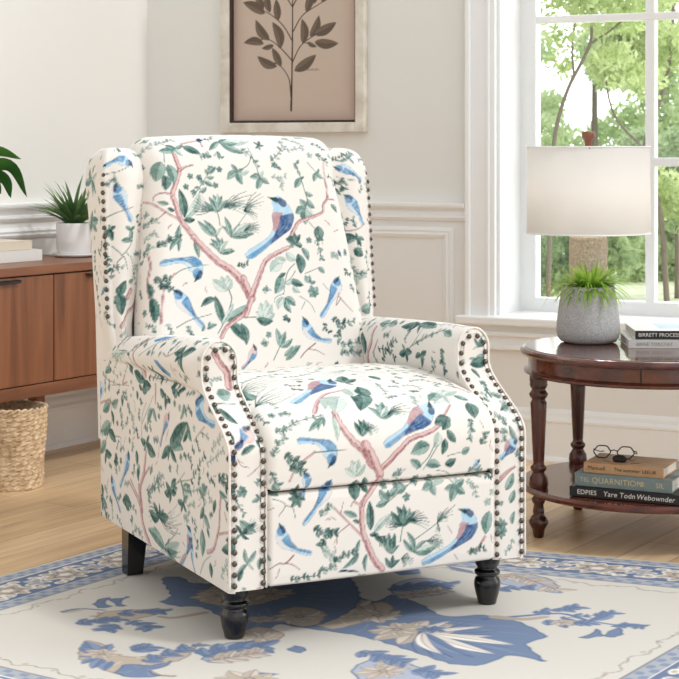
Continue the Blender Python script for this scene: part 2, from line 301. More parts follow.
MOTIFS={
'back':[
['B',[[-182,602],[-177,576],[-175,565],[-187,534],[-200,503],[-194,477],[-187,442],[-167,411],[-135,367]],9,13,0],['B',[[-176,562],[-160,571],[-139,576]],6,2,0],
['B',[[-200,501],[-219,508],[-242,504],[-248,493]],4,1.5,0],['B',[[-189,440],[-221,460],[-250,484],[-271,493],[-280,496]],4,3,0],['T',[[-221,460],[-255,435]],2.5,1.2,1],
['T',[[-206,622],[-210,580]],2,2,0],['L',[-218,587],[-236,539],0.72,1,0],['L',[-214,552],[-216,514],0.62,2,0],['L',[-203,578],[-193,530],0.5,1,0],['L',[-175,622],[-218,616],0.45,1,0],
['L',[-175,622],[-198,634],0.45,1,0],['L',[-175,622],[-154,632],0.45,1,0],['L',[-175,622],[-162,600],0.45,0,0],['L',[-175,622],[-187,605],0.45,1,0],['L',[-155,628],[-115,604],0.45,2,0],
['S',[[-287,620],[-259,631],[-228,642]],14,0,5],['S',[[-222,638],[-199,647],[-175,654]],12,1,4],['B',[[-156,636],[-130,643],[-107,645],[-104,625]],4,3,0],['R',[-106,649],9,5,3],
['R',[-217,640],6,4,0],['L',[-56,643],[-90,613],0.3,1,0],['L',[-56,643],[-29,607],0.3,1,0],['L',[-56,643],[1.2,604],0.3,1,0],['L',[-56,643],[24,641],0.3,0,0],['L',[-56,643],[-32,650],0.3,1,0],
['L',[-56,643],[-9.8,634],0.3,1,0],['L',[-28,557],[-40,576],0.5,1,0],['L',[-28,557],[-56,537],0.5,1,0],['L',[-28,557],[-18.3,524],0.5,1,0],['L',[-28,557],[3.2,557],0.5,0,0],
['L',[-28,557],[-12.6,564],0.5,1,0],['T',[[-28,557],[2.5,573],[19.2,600]],2,1.5,0],['T',[[-150,494],[-129,520],[-108,547],[-92,566]],2,1.2,0],['R',[-151,547],8,5,1],
['R',[-165,521],8,5,1],['R',[-129,544],8,5,1],['R',[-96,566],8,5,1],['R',[-74,562],8,5,1],['R',[-89,522],8,5,1],['R',[-146,506],8,5,1],['L',[-119,524],[-127,542],0.5,1,0],
['L',[-108,542],[-90,544],0.5,1,0],['L',[-116,533],[-97,520],0.5,1,0],['L',[-105,549],[-110,564],0.5,1,0],['L',[-129,516],[-143,518],0.5,1,0],['L',[-102,553],[-82,569],0.5,1,0],
['L',[-132,507],[-113,518],0.5,1,0],['L',[-176,445],[-182,516],0.28,2,0],['L',[-173,444],[-132,507],0.28,0,0],['L',[-178,440],[-150,439],0.45,2,0],['L',[-212,480],[-237,487],0.4,1,0],
['L',[-200,462],[-216,469],0.5,2,0],['L',[-90,457],[-121,483],0.3,1,0],['L',[-90,457],[-109,494],0.3,1,0],['L',[-90,457],[-99,500],0.3,1,0],['L',[-90,457],[-87,502],0.3,0,0],
['L',[-90,457],[-76,496],0.3,1,0],['L',[-90,457],[-62,486],0.3,1,0],['K',[-102,462],[[-156,476],[-148,490],[-153,463],[-140,496],[-134,470]],1],['K',[-74,466],[[-49,484],[-30,492],[-12.4,479],[7.4,492],[-37,470],[-9.7,461]],1],
['T',[[-92,456],[-89,440],[-88,423]],2,2,0],['L',[-100,396],[-144,436],0.25,1,0],['L',[-100,396],[-128,437],0.25,1,0],['L',[-100,396],[-114,427],0.25,1,0],['L',[-100,396],[-84,418],0.25,0,0],
['L',[-63,394],[-84,422],0.25,1,0],['L',[-63,394],[-74,444],0.25,1,0],['L',[-63,394],[-37,426],0.25,1,0],['L',[-63,394],[-8.6,428],0.25,0,0],['L',[-63,394],[-2.7,401],0.25,1,0],
['L',[-63,394],[-22,390],0.25,1,0],['T',[[-63,396],[-36,430],[5.4,474]],1.6,1.2,0],['L',[-95,362],[-120,380],0.3,1,0],['L',[-95,362],[-108,388],0.3,1,0],['L',[-95,362],[-92,388],0.3,1,0],
['L',[-95,362],[-78,383],0.3,0,0],['L',[-95,362],[-62,365],0.3,1,0],['S',[[-286,429],[-268,439],[-245,443]],12,1,4],['S',[[-246,378],[-221,391],[-192,407]],13,1,6],
['L',[-190,427],[-197,373],0.22,1,0],['S',[[-285,392],[-266,409],[-248,409]],11,0,4],['D',[66,484],[69,415],[-28,344],0.34,3,1],['T',[[134,579],[138,561],[143,538],[150,501],[156,472]],2.4,2,0],
['L',[138,563],[129,579],0.5,1,0],['L',[136,561],[142,547],0.5,1,0],['L',[141,540],[122,515],0.5,1,0],['L',[143,538],[152,544],0.5,2,0],['L',[150,503],[170,495],0.5,1,0],
['L',[152,485],[171,462],0.5,1,0],['L',[136,577],[145,588],0.5,1,0],['L',[145,462],[132,485],0.62,1,0],['L',[145,462],[116,450],0.62,1,0],['L',[145,462],[140,422],0.62,1,0],
['L',[145,462],[164,444],0.62,0,0],['B',[[215,581],[212,553],[212,516],[210,489],[196,471],[192,453],[166,442]],4,6,0],['B',[[210,487],[235,485]],3,1.5,0],['L',[190,555],[178,532],0.5,1,0],
['L',[190,555],[205,540],0.5,1,0],['L',[190,555],[198,565],0.5,1,0],['T',[[168,582],[190,554]],1.8,1.2,0],['B',[[166,442],[124,429],[109,412],[98,396]],7,9,0],['L',[175,417],[174,379],0.7,2,0],
['L',[110,378],[88,392],0.5,2,0],['L',[110,378],[106,401],0.5,2,0],['L',[110,378],[122,396],0.5,2,0],['L',[110,378],[124,369],0.5,1,0],['T',[[151,427],[173,399],[182,372]],1.5,1,0],
['S',[[67,584],[93,604],[113,629]],13,1,4],['S',[[109,618],[133,616],[161,625]],10,0,4],['R',[110,641],8,5,0],['L',[31,541],[4.2,543],0.5,1,0],['L',[31,541],[18.2,512],0.5,1,0],
['L',[31,541],[53,525],0.5,1,0],['L',[31,541],[42,557],0.5,0,0],['L',[31,541],[15.5,551],0.5,1,0],['T',[[31,541],[19.8,591],[13.8,622]],2,1.4,0],['L',[46,629],[36,640],0.4,2,0],
['L',[46,629],[54,645],0.4,2,0],['L',[46,629],[60,628],0.4,2,0],['L',[46,629],[46,613],0.4,1,0],['L',[46,629],[35,619],0.4,2,0],['S',[[-5.6,618],[15.6,595],[32,568]],11,1,4],
['R',[75,575],9,5,1],['L',[80,570],[92,561],0.5,2,0],['S',[[62,543],[81,540],[101,543]],11,0,3],['S',[[83,536],[89,525],[85,516]],10,0,3],['K',[-23,457],[[7.5,478],[33,498],[26,474],[4.5,452],[12.5,438]],1],
['K',[-28,408],[[5.8,421],[19.9,420],[-0.8,403],[-15.8,395],[14.2,412]],1],['S',[[196,604],[212,595],[228,583]],11,1,4],['S',[[195,639],[214,634],[223,622]],10,1,3],
['L',[219,473],[236,452],0.5,1,0],['S',[[142,646],[161,641],[168,618]],9,0,4],['D',[-157,298],[-174,337],[-246,335],0.36,0,-1],['T',[[-213,308],[-190,320],[-148,327],[-121,327]],2,1,0],
['B',[[-213,310],[-240,277],[-251,229],[-256,195]],3,4,0],['S',[[-263,293],[-245,298],[-225,298]],14,2,5],['S',[[-252,275],[-238,283],[-223,274]],13,2,5],['D',[-212,267],[-188,226],[-152,180],0.36,1,1],
['T',[[-219,182],[-184,198],[-142,207],[-128,211]],2,1.2,0],['L',[-84,265],[-112,282],0.55,0,0],['L',[-84,265],[-96,299],0.55,0,0],['L',[-84,265],[-82,301],0.55,0,0],
['L',[-84,265],[-70,290],0.55,0,0],['L',[-84,265],[-120,292],0.55,0,0],['T',[[-80,265],[-76,239],[-98,192],[-117,163]],2.6,2.2,0],['L',[-101,186],[-117,253],0.28,2,0],
['L',[-116,247],[-154,229],0.35,2,0],['L',[-96,192],[-23,231],0.32,1,0],['L',[-86,188],[-43,138],0.38,2,0],['L',[-106,184],[-72,232],0.22,0,0],['B',[[-159,397],[-135,370],[-102,335],[-68,312],[-43,281],[-24,243]],13,20,0],
['B',[[-25,243],[-42,211],[-91,179],[-109,154]],12,9,0],['B',[[-276,374],[-270,335],[-280,298],[-280,259]],5,6,0],['L',[-273,259],[-270,196],0.4,2,0],['L',[-279,293],[-276,253],0.4,2,0],
['L',[-94,355],[-115,391],0.28,1,0],['L',[-94,355],[-101,396],0.28,1,0],['L',[-94,355],[-87,393],0.28,1,0],['L',[-94,355],[-72,384],0.28,0,0],['L',[-94,355],[-56,360],0.28,1,0],
['S',[[-249,378],[-223,388],[-191,396]],11,2,6],['L',[-189,398],[-220,366],0.25,1,0],['L',[-190,396],[-198,363],0.25,1,0],['L',[-158,384],[-149,346],0.3,1,0],['L',[-149,182],[-157,170],0.5,1,0],
['L',[-143,175],[-118,184],0.4,1,0],['L',[-140,182],[-135,191],0.5,1,0],['S',[[-288,357],[-278,374],[-264,382]],12,1,4],['B',[[-41,293],[-32,267],[-23,241]],15,16,0],
['B',[[-27,242],[-7.5,279],[7.5,309],[24,335],[55,352],[87,365]],13,9,0],['B',[[-24,243],[-42,201]],12,10,0],['L',[64,330],[31,306],0.7,0,0],['L',[76,334],[48,339],0.6,0,0],
['L',[78,351],[105,333],0.6,0,0],['L',[105,373],[82,387],0.5,2,0],['L',[105,373],[112,390],0.5,2,0],['L',[105,373],[123,363],0.5,2,0],['L',[105,373],[89,364],0.5,1,0],
['L',[111,348],[113,299],0.5,2,0],['L',[123,363],[138,331],0.4,1,0],['T',[[99,324],[80,307],[69,281],[62,250]],2.2,1.6,0],['T',[[99,306],[85,289],[67,277]],1.8,1.4,0],
['L',[59,298],[39,252],0.5,1,0],['L',[55,292],[72,301],0.5,2,0],['L',[81,283],[117,270],0.45,2,0],['L',[70,274],[87,285],0.5,0,0],['L',[88,267],[105,253],0.6,0,0],
['L',[136,276],[124,294],0.6,1,0],['L',[136,276],[151,278],0.6,1,0],['L',[136,276],[136,294],0.6,1,0],['R',[143,252],16,6,1],['T',[[125,299],[160,311]],1.6,1.2,0],
['L',[163,313],[178,299],0.6,1,0],['L',[59,243],[43,214],0.5,0,0],['L',[63,240],[91,221],0.55,1,0],['L',[64,237],[78,204],0.4,1,0],['T',[[60,251],[40,243],[34,229]],1.5,1,0],
['T',[[104,244],[130,226],[142,203]],1.5,1,0],['T',[[118,230],[106,212]],1.4,1,0],['L',[7.9,188],[-15.1,210],0.5,0,0],['L',[7.9,188],[-1.2,231],0.5,0,0],['L',[7.9,188],[13.5,237],0.5,0,0],
['L',[7.9,188],[29,226],0.5,0,0],['L',[7.9,188],[33,204],0.5,0,0],['L',[-14.7,193],[27,186],0.45,2,0],['T',[[-51,199],[-14.2,197]],2,2,0],['L',[-56,184],[-47,132],0.35,2,0],
['D',[212,281],[198,245],[157,190],0.34,1,-1],['T',[[218,236],[202,218],[213,249]],2,1.4,1],['T',[[212,240],[227,222],[246,201]],2,1.4,1],['D',[112,186],[130,145],[180,131],0.32,1,1],
['T',[[135,127],[107,109],[91,93]],3,2,1],['T',[[114,113],[135,110],[156,98]],2,1.2,1],['T',[[20,92],[40,126],[45,147]],2,1.5,0],['L',[40,123],[34,167],0.35,1,0],
['L',[40,123],[58,159],0.35,1,0],['L',[40,123],[74,140],0.35,1,0],['L',[53,90],[94,124],0.35,1,0],['L',[49,101],[73,124],0.35,1,0],['D',[-27,127],[-39,100],[-64,76],0.36,2,1],
['S',[[185,183],[211,174],[250,177]],14,2,5],['S',[[218,174],[206,156],[197,142]],12,2,4],['S',[[195,126],[223,120],[258,128]],14,1,6],['S',[[201,96],[226,103],[254,97]],14,1,6],
['S',[[165,394],[171,362],[175,333]],11,1,6],['L',[175,394],[185,380],0.5,2,0],['L',[224,356],[229,338],0.3,3,0],['T',[[172,273],[183,259],[194,254]],1.3,1,0],],
'front':[
['B',[[-103,456],[-98,425],[-78,392],[-52,370],[-35,341]],11,17,0],['D',[-128,351],[-143,389],[-202,401],0.36,0,-1],['L',[-130,448],[-172,419],0.25,1,0],['L',[-130,448],[-151,420],0.25,1,0],
['L',[-130,448],[-138,426],0.25,1,0],['L',[-110,447],[-113,396],0.26,0,0],['S',[[-244,424],[-222,427],[-193,442],[-128,453]],11,1,10],['S',[[-256,375],[-245,397],[-226,411]],11,1,6],
['B',[[-165,377],[-204,351],[-220,322]],3,3,0],['T',[[-165,376],[-131,376],[-92,377]],2,1,0],['S',[[-231,373],[-212,364],[-195,354]],14,2,6],['S',[[-221,345],[-204,347],[-187,338]],13,2,5],
['D',[-28,634],[-78,595],[-174,505],0.34,3,1],['B',[[-144,463],[-123,497],[-84,544],[-38,562]],9,6,0],['L',[-58,523],[-118,469],0.6,0,0],['L',[-68,511],[-101,456],0.6,0,0],
['L',[-11.2,549],[-43,456],0.45,2,0],['L',[0.8,615],[-13.8,642],0.45,2,0],['L',[0.8,615],[18.9,671],0.45,2,0],['L',[0.8,615],[36,639],0.45,2,0],['L',[0.8,615],[10.5,597],0.45,1,0],
['L',[11.9,581],[12.2,518],0.35,2,0],['L',[-22,574],[-30,516],0.6,0,0],['L',[-55,400],[-66,431],0.32,2,0],['L',[-55,400],[-56,435],0.32,2,0],['L',[-55,400],[-43,434],0.32,2,0],
['L',[-55,400],[-35,424],0.32,1,0],['L',[-69,320],[-97,338],0.5,0,0],['L',[-69,320],[-83,353],0.5,0,0],['L',[-69,320],[-66,354],0.5,0,0],['L',[-69,320],[-50,342],0.5,0,0],
['D',[-184,333],[-183,314],[-191,288],0.5,0,1],['K',[-247,612],[[-171,678],[-123,725],[-115,682],[-160,622],[-204,602]],1],['K',[-255,513],[[-186,583],[-143,618],[-154,575],[-199,542]],1],
['L',[-240,610],[-246,553],0.7,2,0],['S',[[-271,484],[-264,470],[-259,448]],10,1,3],['S',[[-246,524],[-220,533],[-216,489]],11,1,4],['T',[[-226,506],[-179,537],[-138,571]],1.4,1,0],
['K',[66,748],[[-12.4,723],[-50,684],[18.6,739],[84,687]],0],['S',[[-261,344],[-254,328],[-245,318]],12,1,3],['S',[[-210,693],[-142,745],[-88,752]],12,1,7],['S',[[-105,705],[-59,714],[4.1,758]],12,1,6],
['D',[122,454],[71,419],[-6.2,378],0.36,3,1],['B',[[-17.1,327],[34,371],[57,387],[104,398],[147,419]],12,7,0],['B',[[-51,383],[-34,356],[-15.7,318]],18,17,0],['B',[[147,430],[172,456]],4,3,0],
['L',[176,487],[157,519],0.5,0,0],['L',[176,487],[137,463],0.5,0,0],['L',[176,487],[196,529],0.5,0,0],['L',[176,487],[220,514],0.5,0,0],['L',[176,487],[171,460],0.5,0,0],
['L',[197,488],[223,466],0.5,1,0],['L',[166,507],[128,472],0.5,1,0],['L',[216,459],[218,419],0.75,2,0],['S',[[203,417],[205,399],[197,376]],11,1,6],['L',[152,427],[118,413],0.65,2,0],
['L',[152,427],[134,400],0.65,2,0],['L',[152,427],[155,413],0.65,2,0],['L',[145,398],[164,372],0.5,2,0],['L',[138,381],[131,349],0.5,2,0],['L',[100,371],[56,357],0.6,1,0],
['L',[122,395],[112,365],0.6,0,0],['L',[92,331],[127,325],0.5,1,0],['L',[138,327],[164,338],0.6,2,0],['L',[80,327],[54,344],0.5,1,0],['L',[179,347],[197,358],0.65,1,0],
['T',[[144,345],[191,353]],1.6,1,0],['T',[[114,375],[97,346],[69,322]],2,1.5,0],['T',[[120,369],[86,321]],1.8,1.4,0],['L',[-2.3,433],[-22,464],0.32,1,0],['L',[-2.3,433],[-0.8,474],0.32,1,0],
['L',[-2.3,433],[18.3,478],0.32,1,0],['L',[-2.3,433],[23,463],0.32,0,0],['L',[-2.3,433],[34,448],0.32,1,0],['K',[14.4,440],[[52,457],[76,458],[47,444],[61,449]],1],
['K',[-47,412],[[-23,418],[-14,410],[-32,401],[-32,427]],1],['L',[77,657],[90,623],0.5,2,0],['S',[[65,599],[60,560],[49,516]],10,1,4],['L',[10.6,572],[4.2,507],0.4,2,0],
['S',[[114,567],[141,571],[148,540]],11,0,4],['S',[[150,599],[181,612],[209,585]],10,1,5],['B',[[221,562],[238,539],[246,499]],4,3,0],['S',[[230,622],[241,598],[232,540]],11,1,5],
['L',[274,591],[301,605],0.5,1,0],['S',[[154,712],[209,710],[218,645]],11,1,6],['D',[221,328],[212,321],[203,309],0.5,0,1],['R',[-203,294],20,7,2],['L',[-256,318],[-242,300],0.7,1,0],
['D',[-132,311],[-146,287],[-189,237],0.32,1,-1],['B',[[-16.2,311],[-48,278],[-57,260],[-55,212],[-46,188],[-28,150],[-8.3,129]],10,13,0],['B',[[-57,264],[-75,273],[-81,266]],4,2,0],
['L',[-70,312],[-72,277],0.72,2,0],['L',[-52,316],[-42,288],0.5,2,0],['L',[-37,212],[-39,272],0.3,2,0],['L',[-30,206],[11.8,241],0.28,0,0],['L',[-39,203],[-20,203],0.4,2,0],
['L',[-24,260],[6.9,273],0.4,1,0],['L',[-68,243],[-99,256],0.35,1,0],['L',[-64,229],[-77,236],0.5,2,0],['B',[[-57,202],[-86,231],[-116,261],[-129,272]],3,2.5,0],
['T',[[-86,229],[-116,210]],2,1.4,1],['S',[[-166,227],[-142,217],[-116,214]],14,2,6],['S',[[-123,223],[-142,205],[-151,190]],13,2,5],['S',[[-151,251],[-140,263],[-125,270]],11,1,4],
['T',[[-105,254],[-99,275]],1.6,1,1],['D',[-237,237],[-223,200],[-171,178],0.33,1,1],['T',[[-210,178],[-227,164],[-244,164],[-263,154]],3,1.6,1],['T',[[-227,164],[-210,158],[-196,147]],2,1.2,1],
['T',[[-255,295],[-236,288],[-228,279],[-242,260]],1.8,1.2,0],['T',[[-227,279],[-212,274],[-206,252]],1.8,1.2,0],['S',[[-146,182],[-129,173],[-116,156]],13,0,6],
['S',[[-120,156],[-99,166],[-68,172]],11,2,7],['L',[-67,168],[-100,140],0.22,1,0],['L',[-66,167],[-78,146],0.25,1,0],['L',[-61,195],[-68,164],0.25,1,0],['L',[-46,164],[-48,129],0.25,1,0],
['S',[[-155,140],[-133,142],[-116,148]],11,1,5],['P',[[-110,134],[-103,138],[-72,133],[-61,128]],'navy'],['S',[[-215,128],[-189,131],[-151,132]],10,2,6],['L',[-267,182],[-259,171],0.5,1,0],
['L',[-28,206],[-10.5,184],0.35,2,0],['K',[-19.4,197],[[6.9,186],[-1.6,171],[-10.5,176]],1],['L',[110,296],[85,284],0.58,1,0],['L',[110,296],[96,309],0.58,1,0],['L',[110,296],[116,270],0.58,1,0],
['L',[110,296],[139,298],0.58,0,0],['L',[165,286],[139,281],0.55,1,0],['L',[165,286],[153,254],0.55,1,0],['L',[165,286],[188,267],0.55,1,0],['L',[165,286],[170,303],0.55,0,0],
['L',[165,286],[188,297],0.55,1,0],['T',[[165,286],[143,310],[117,317]],1.6,1.2,0],['S',[[191,292],[210,282],[217,256]],11,0,5],['L',[215,306],[231,298],0.5,1,0],
['S',[[194,306],[211,311],[228,308]],11,1,4],['R',[25,298],9,5,1],['R',[5,280],9,5,1],['R',[48,272],9,5,1],['R',[69,304],9,5,1],['R',[-4.9,301],9,5,1],['T',[[-4.9,261],[25,280],[65,303]],2,1.4,0],
['L',[10,277],[30,293],0.5,1,0],['L',[25,282],[50,296],0.5,1,0],['L',[5,269],[-14.9,293],0.5,1,0],['L',[43,288],[35,306],0.5,1,0],['L',[40,213],[10,246],0.34,2,0],
['L',[40,213],[24,255],0.34,2,0],['L',[40,213],[40,257],0.34,2,0],['L',[40,213],[54,250],0.34,1,0],['L',[40,213],[68,241],0.34,2,0],['K',[35,217],[[-4.9,226],[0,236],[5,216],[10,229]],1],
['K',[53,220],[[80,240],[96,229],[103,211],[86,217],[70,223]],1],['T',[[39,215],[35,200],[32,182]],2,2,0],['L',[65,156],[39,186],0.24,1,0],['L',[65,156],[48,200],0.24,1,0],
['L',[65,156],[96,178],0.24,1,0],['L',[65,156],[133,172],0.24,0,0],['L',[65,156],[116,160],0.24,1,0],['L',[65,156],[103,157],0.24,1,0],['T',[[60,179],[96,198],[121,213],[163,245]],1.8,1.2,0],
['K',[121,213],[[147,233],[158,237],[147,220],[132,235],[121,191]],1],['K',[96,176],[[132,181],[137,162],[126,159]],1],['L',[12.5,158],[-7.4,197],0.3,2,0],['L',[12.5,158],[5,202],0.3,2,0],
['L',[12.5,158],[19,200],0.3,2,0],['L',[12.5,158],[30,174],0.3,1,0],['L',[12.5,129],[-2.5,152],0.35,2,0],['L',[12.5,129],[15,155],0.35,2,0],['L',[12.5,129],[32,144],0.35,2,0],
['K',[35,146],[[55,153],[65,134],[45,128]],1],['D',[188,230],[184,178],[85,131],0.3,3,1],['L',[249,224],[240,176],0.55,1,0],['B',[[238,170],[220,149],[196,143]],5,3,0],
['S',[[199,138],[215,145],[236,148]],12,2,4],['S',[[96,323],[126,343],[163,358]],0.1,1,2],],
'side':[
['D',[177,482],[147,448],[76,438],0.4,0,1],['T',[[131,426],[168,402],[187,387]],2.5,1.5,1],['S',[[149,411],[118,409],[106,404]],9,1,2],['D',[342,420],[366,393],[394,345],0.34,2,-1],
['D',[612,292],[631,259],[674,206],0.36,0,-1],['D',[735,216],[711,186],[670,147],0.34,0,1],['B',[[487,318],[502,269],[527,229],[516,181]],9,12,0],['B',[[429,482],[429,438]],8,6,0],
['B',[[465,287],[494,265],[516,241]],5,3,0],['B',[[608,230],[554,204],[524,180]],4,3,0],['L',[331,354],[384,320],0.34,2,0],['L',[331,354],[342,322],0.34,2,0],['L',[331,354],[288,327],0.34,2,0],
['L',[331,354],[249,361],0.34,1,0],['L',[331,354],[271,391],0.34,2,0],['L',[331,354],[232,420],0.34,2,0],['L',[331,354],[311,381],0.34,2,0],['L',[554,310],[549,276],0.6,2,0],
['L',[534,283],[539,250],0.5,1,0],['L',[484,336],[422,320],0.42,2,0],['L',[484,336],[524,341],0.42,2,0],['L',[484,336],[465,358],0.42,2,0],['L',[484,336],[502,318],0.42,1,0],
['L',[446,420],[480,379],0.4,1,0],['L',[446,420],[418,395],0.4,1,0],['L',[446,420],[429,413],0.4,1,0],['T',[[516,376],[465,428],[443,455]],2,1.4,0],['T',[[516,341],[516,391],[487,430]],2,1.4,0],
['L',[554,454],[549,429],0.6,2,0],['L',[655,425],[658,396],0.6,2,0],['L',[584,462],[577,451],0.6,1,0],['S',[[670,395],[662,365],[655,345]],14,1,5],['S',[[592,390],[577,372],[569,348]],14,0,5],
['T',[[744,406],[735,349],[785,289],[777,248]],2,1.4,0],['L',[744,400],[802,366],0.42,1,0],['L',[739,375],[719,344],0.42,2,0],['L',[744,345],[819,316],0.42,1,0],
['L',[760,324],[703,307],0.42,2,0],['L',[777,296],[828,261],0.42,1,0],['L',[782,274],[735,270],0.42,2,0],['L',[777,269],[785,241],0.42,2,0],['L',[735,391],[686,408],0.42,1,0],
['R',[703,271],12,5,2],['L',[719,258],[686,260],0.5,2,0],['T',[[719,318],[670,322],[670,307]],2,1,0],['L',[366,470],[362,430],0.35,2,0],['L',[400,475],[366,463],0.5,2,0],
['L',[291,477],[324,475],0.5,2,0],['L',[291,477],[264,486],0.5,2,0],['L',[291,477],[278,472],0.5,2,0],['L',[291,477],[311,465],0.5,1,0],['L',[251,457],[271,421],0.3,1,0],
['L',[251,457],[232,432],0.3,1,0],['L',[251,457],[258,451],0.3,1,0],['L',[232,422],[200,385],0.4,1,0],['L',[225,404],[251,377],0.4,2,0],['L',[516,461],[539,473],0.5,2,0],
['L',[516,461],[487,457],0.5,2,0],['L',[516,461],[458,476],0.5,2,0],['T',[[735,444],[670,457],[608,462]],2,1,0],['S',[[200,302],[162,336],[124,370]],13,2,6],['L',[324,260],[356,274],0.42,2,0],
['L',[324,260],[366,249],0.42,2,0],['L',[324,260],[331,236],0.42,2,0],['L',[324,260],[284,273],0.42,1,0],['L',[324,260],[291,291],0.42,2,0],['T',[[324,261],[278,288],[238,314]],2,1.4,0],
['L',[251,279],[264,295],0.45,1,0],['L',[251,279],[206,292],0.45,1,0],['L',[251,279],[238,253],0.45,1,0],['L',[251,279],[200,279],0.45,0,0],['S',[[472,210],[429,257],[386,284]],16,1,8],
['S',[[487,232],[415,250],[366,268]],15,1,5],['S',[[88,385],[58,407],[23,430]],13,0,6],['S',[[112,354],[64,375],[29,394]],12,0,6],['S',[[46,342],[17.1,330],[-6,308]],16,2,6],
['S',[[124,311],[131,292],[124,266]],15,1,5],['L',[811,189],[802,156],0.45,2,0],['L',[819,155],[768,138],0.45,1,0],['D',[845,435],[811,413],[845,387],0.5,0,1],['B',[[836,377],[785,392],[735,396]],4,3,0],
['S',[[819,353],[828,325],[802,308]],13,1,4],['L',[17.1,378],[-11.7,377],0.5,3,0],['B',[[536,232],[528,190],[508,146],[458,106]],12,13,0],['B',[[597,237],[532,200]],4,3,0],
['L',[544,273],[537,242],0.5,2,0],['S',[[477,226],[431,253],[371,287]],16,1,8],['L',[327,264],[356,243],0.42,2,0],['L',[327,264],[334,232],0.42,2,0],['L',[327,264],[291,260],0.42,2,0],
['L',[327,264],[305,285],0.42,1,0],['L',[249,248],[284,246],0.4,2,0],['L',[249,248],[263,225],0.4,2,0],['L',[249,248],[228,232],0.4,2,0],['L',[249,248],[221,268],0.4,1,0],
['T',[[327,264],[270,289],[200,306],[174,326]],2,1.4,0],['S',[[256,277],[214,279],[160,291]],13,1,5],['L',[401,186],[469,191],0.34,2,0],['L',[401,186],[438,215],0.34,2,0],
['L',[401,186],[401,219],0.34,2,0],['L',[401,186],[371,210],0.34,1,0],['L',[401,186],[341,200],0.34,2,0],['K',[401,188],[[312,200],[256,214],[284,196],[341,180]],1],
['K',[401,194],[[477,179],[462,197]],1],['L',[371,125],[438,160],0.26,1,0],['L',[371,125],[416,144],0.26,1,0],['L',[371,125],[341,154],0.26,1,0],['L',[371,125],[277,157],0.26,0,0],
['L',[371,125],[291,134],0.26,1,0],['L',[371,125],[477,147],0.26,1,0],['T',[[371,132],[312,165],[284,186]],2,1.4,0],['K',[356,125],[[401,100],[298,118],[270,134]],1],
['D',[221,201],[221,164],[277,110],0.3,3,-1],['D',[200,168],[203,138],[187,112],0.25,0,1],['L',[140,214],[144,157],0.5,1,0],['T',[[134,294],[127,256],[134,216]],2,1.4,0],
['L',[131,285],[160,294],0.5,1,0],['L',[131,285],[108,308],0.5,1,0],['L',[128,261],[150,235],0.5,2,0],['L',[128,246],[97,224],0.5,1,0],['L',[114,220],[101,204],0.5,2,0],
['B',[[37,306],[41,278],[46,239],[63,207],[82,184],[114,172]],5,8,0],['B',[[56,220],[-11.9,239]],4,3,0],['L',[63,288],[75,259],0.5,2,0],['L',[44,310],[12.6,302],0.4,1,0],
['L',[-11.9,215],[37,193],0.4,2,0],['L',[-11.9,215],[18.8,216],0.4,2,0],['L',[-11.9,215],[6.4,190],0.4,2,0],['L',[101,153],[97,123],0.65,2,0],['T',[[160,118],[134,148],[95,169]],2,1,0],
['S',[[200,227],[174,213],[187,191]],11,1,4],['S',[[822,169],[795,134],[742,108]],15,2,8],['S',[[832,121],[795,106],[707,101]],13,2,6],['S',[[639,196],[606,181],[556,169]],13,2,5],
['S',[[589,114],[548,133],[516,118]],14,1,5],['S',[[698,136],[673,124],[656,111]],9,1,3],['L',[656,177],[589,176],0.4,2,0],['L',[606,165],[639,175],0.5,2,0],['S',[[44,135],[25,158],[6.4,176]],12,0,5],
['L',[-18,182],[-5.8,160],0.4,1,0],['S',[[50,342],[18.8,324],[-5.8,314]],14,2,5],['S',[[-54,365],[-5.8,338],[31,341]],12,2,4],['B',[[277,112],[256,132],[235,141]],6,5,0],
['B',[[494,601],[546,566],[531,527],[494,497]],7,9,0],['T',[[719,554],[655,565],[592,556],[502,491]],2.5,2,0],['T',[[670,533],[703,550],[639,556]],2,1.2,0],['L',[655,555],[719,543],0.4,0,0],
['L',[655,555],[686,531],0.4,0,0],['L',[655,555],[639,531],0.4,0,0],['L',[655,555],[600,563],0.4,0,0],['P',[[472,591],[429,605],[366,606],[400,593],[450,586]],'blue'],
['P',[[394,545],[366,543],[311,516],[320,507],[359,518]],'blue'],['P',[[366,536],[331,511],[352,518]],'navy'],['T',[[502,550],[429,583],[359,599]],2,1.5,0],['T',[[345,562],[304,557],[238,583]],2,1.3,1],
['L',[232,563],[278,565],0.42,2,0],['L',[232,563],[251,584],0.42,2,0],['L',[232,563],[187,579],0.42,2,0],['L',[232,563],[238,541],0.42,1,0],['L',[232,563],[212,526],0.42,2,0],
['L',[232,563],[258,548],0.42,2,0],['L',[429,514],[450,526],0.35,2,0],['L',[429,514],[386,505],0.35,2,0],['L',[429,514],[415,530],0.35,2,0],['L',[608,529],[577,497],0.4,2,0],
['L',[569,508],[494,487],0.35,2,0],['L',[735,500],[785,478],0.5,1,0],['S',[[472,499],[400,498],[291,495]],14,2,6],['R',[324,488],12,5,2],['S',[[735,526],[752,503],[686,479]],14,1,5],
['B',[[639,490],[655,462],[623,471]],6,4,0],['S',[[592,551],[546,581],[516,594]],13,2,5],['S',[[802,482],[768,459],[670,455]],14,1,5],],
'wingl':[
['D',[284,971],[319,982],[360,962],0.42,0,1],['T',[[358,940],[320,950],[294,964]],2.5,1.5,0],['D',[326,908],[310,872],[287,823],0.4,0,1],['T',[[354,831],[324,845],[283,858]],2.2,1.4,0],
['S',[[355,912],[340,918],[328,932]],11,1,4],['L',[344,805],[366,786],0.5,2,0],['L',[344,805],[338,778],0.5,2,0],['L',[344,805],[330,813],0.5,2,0],['L',[344,805],[348,817],0.5,1,0],
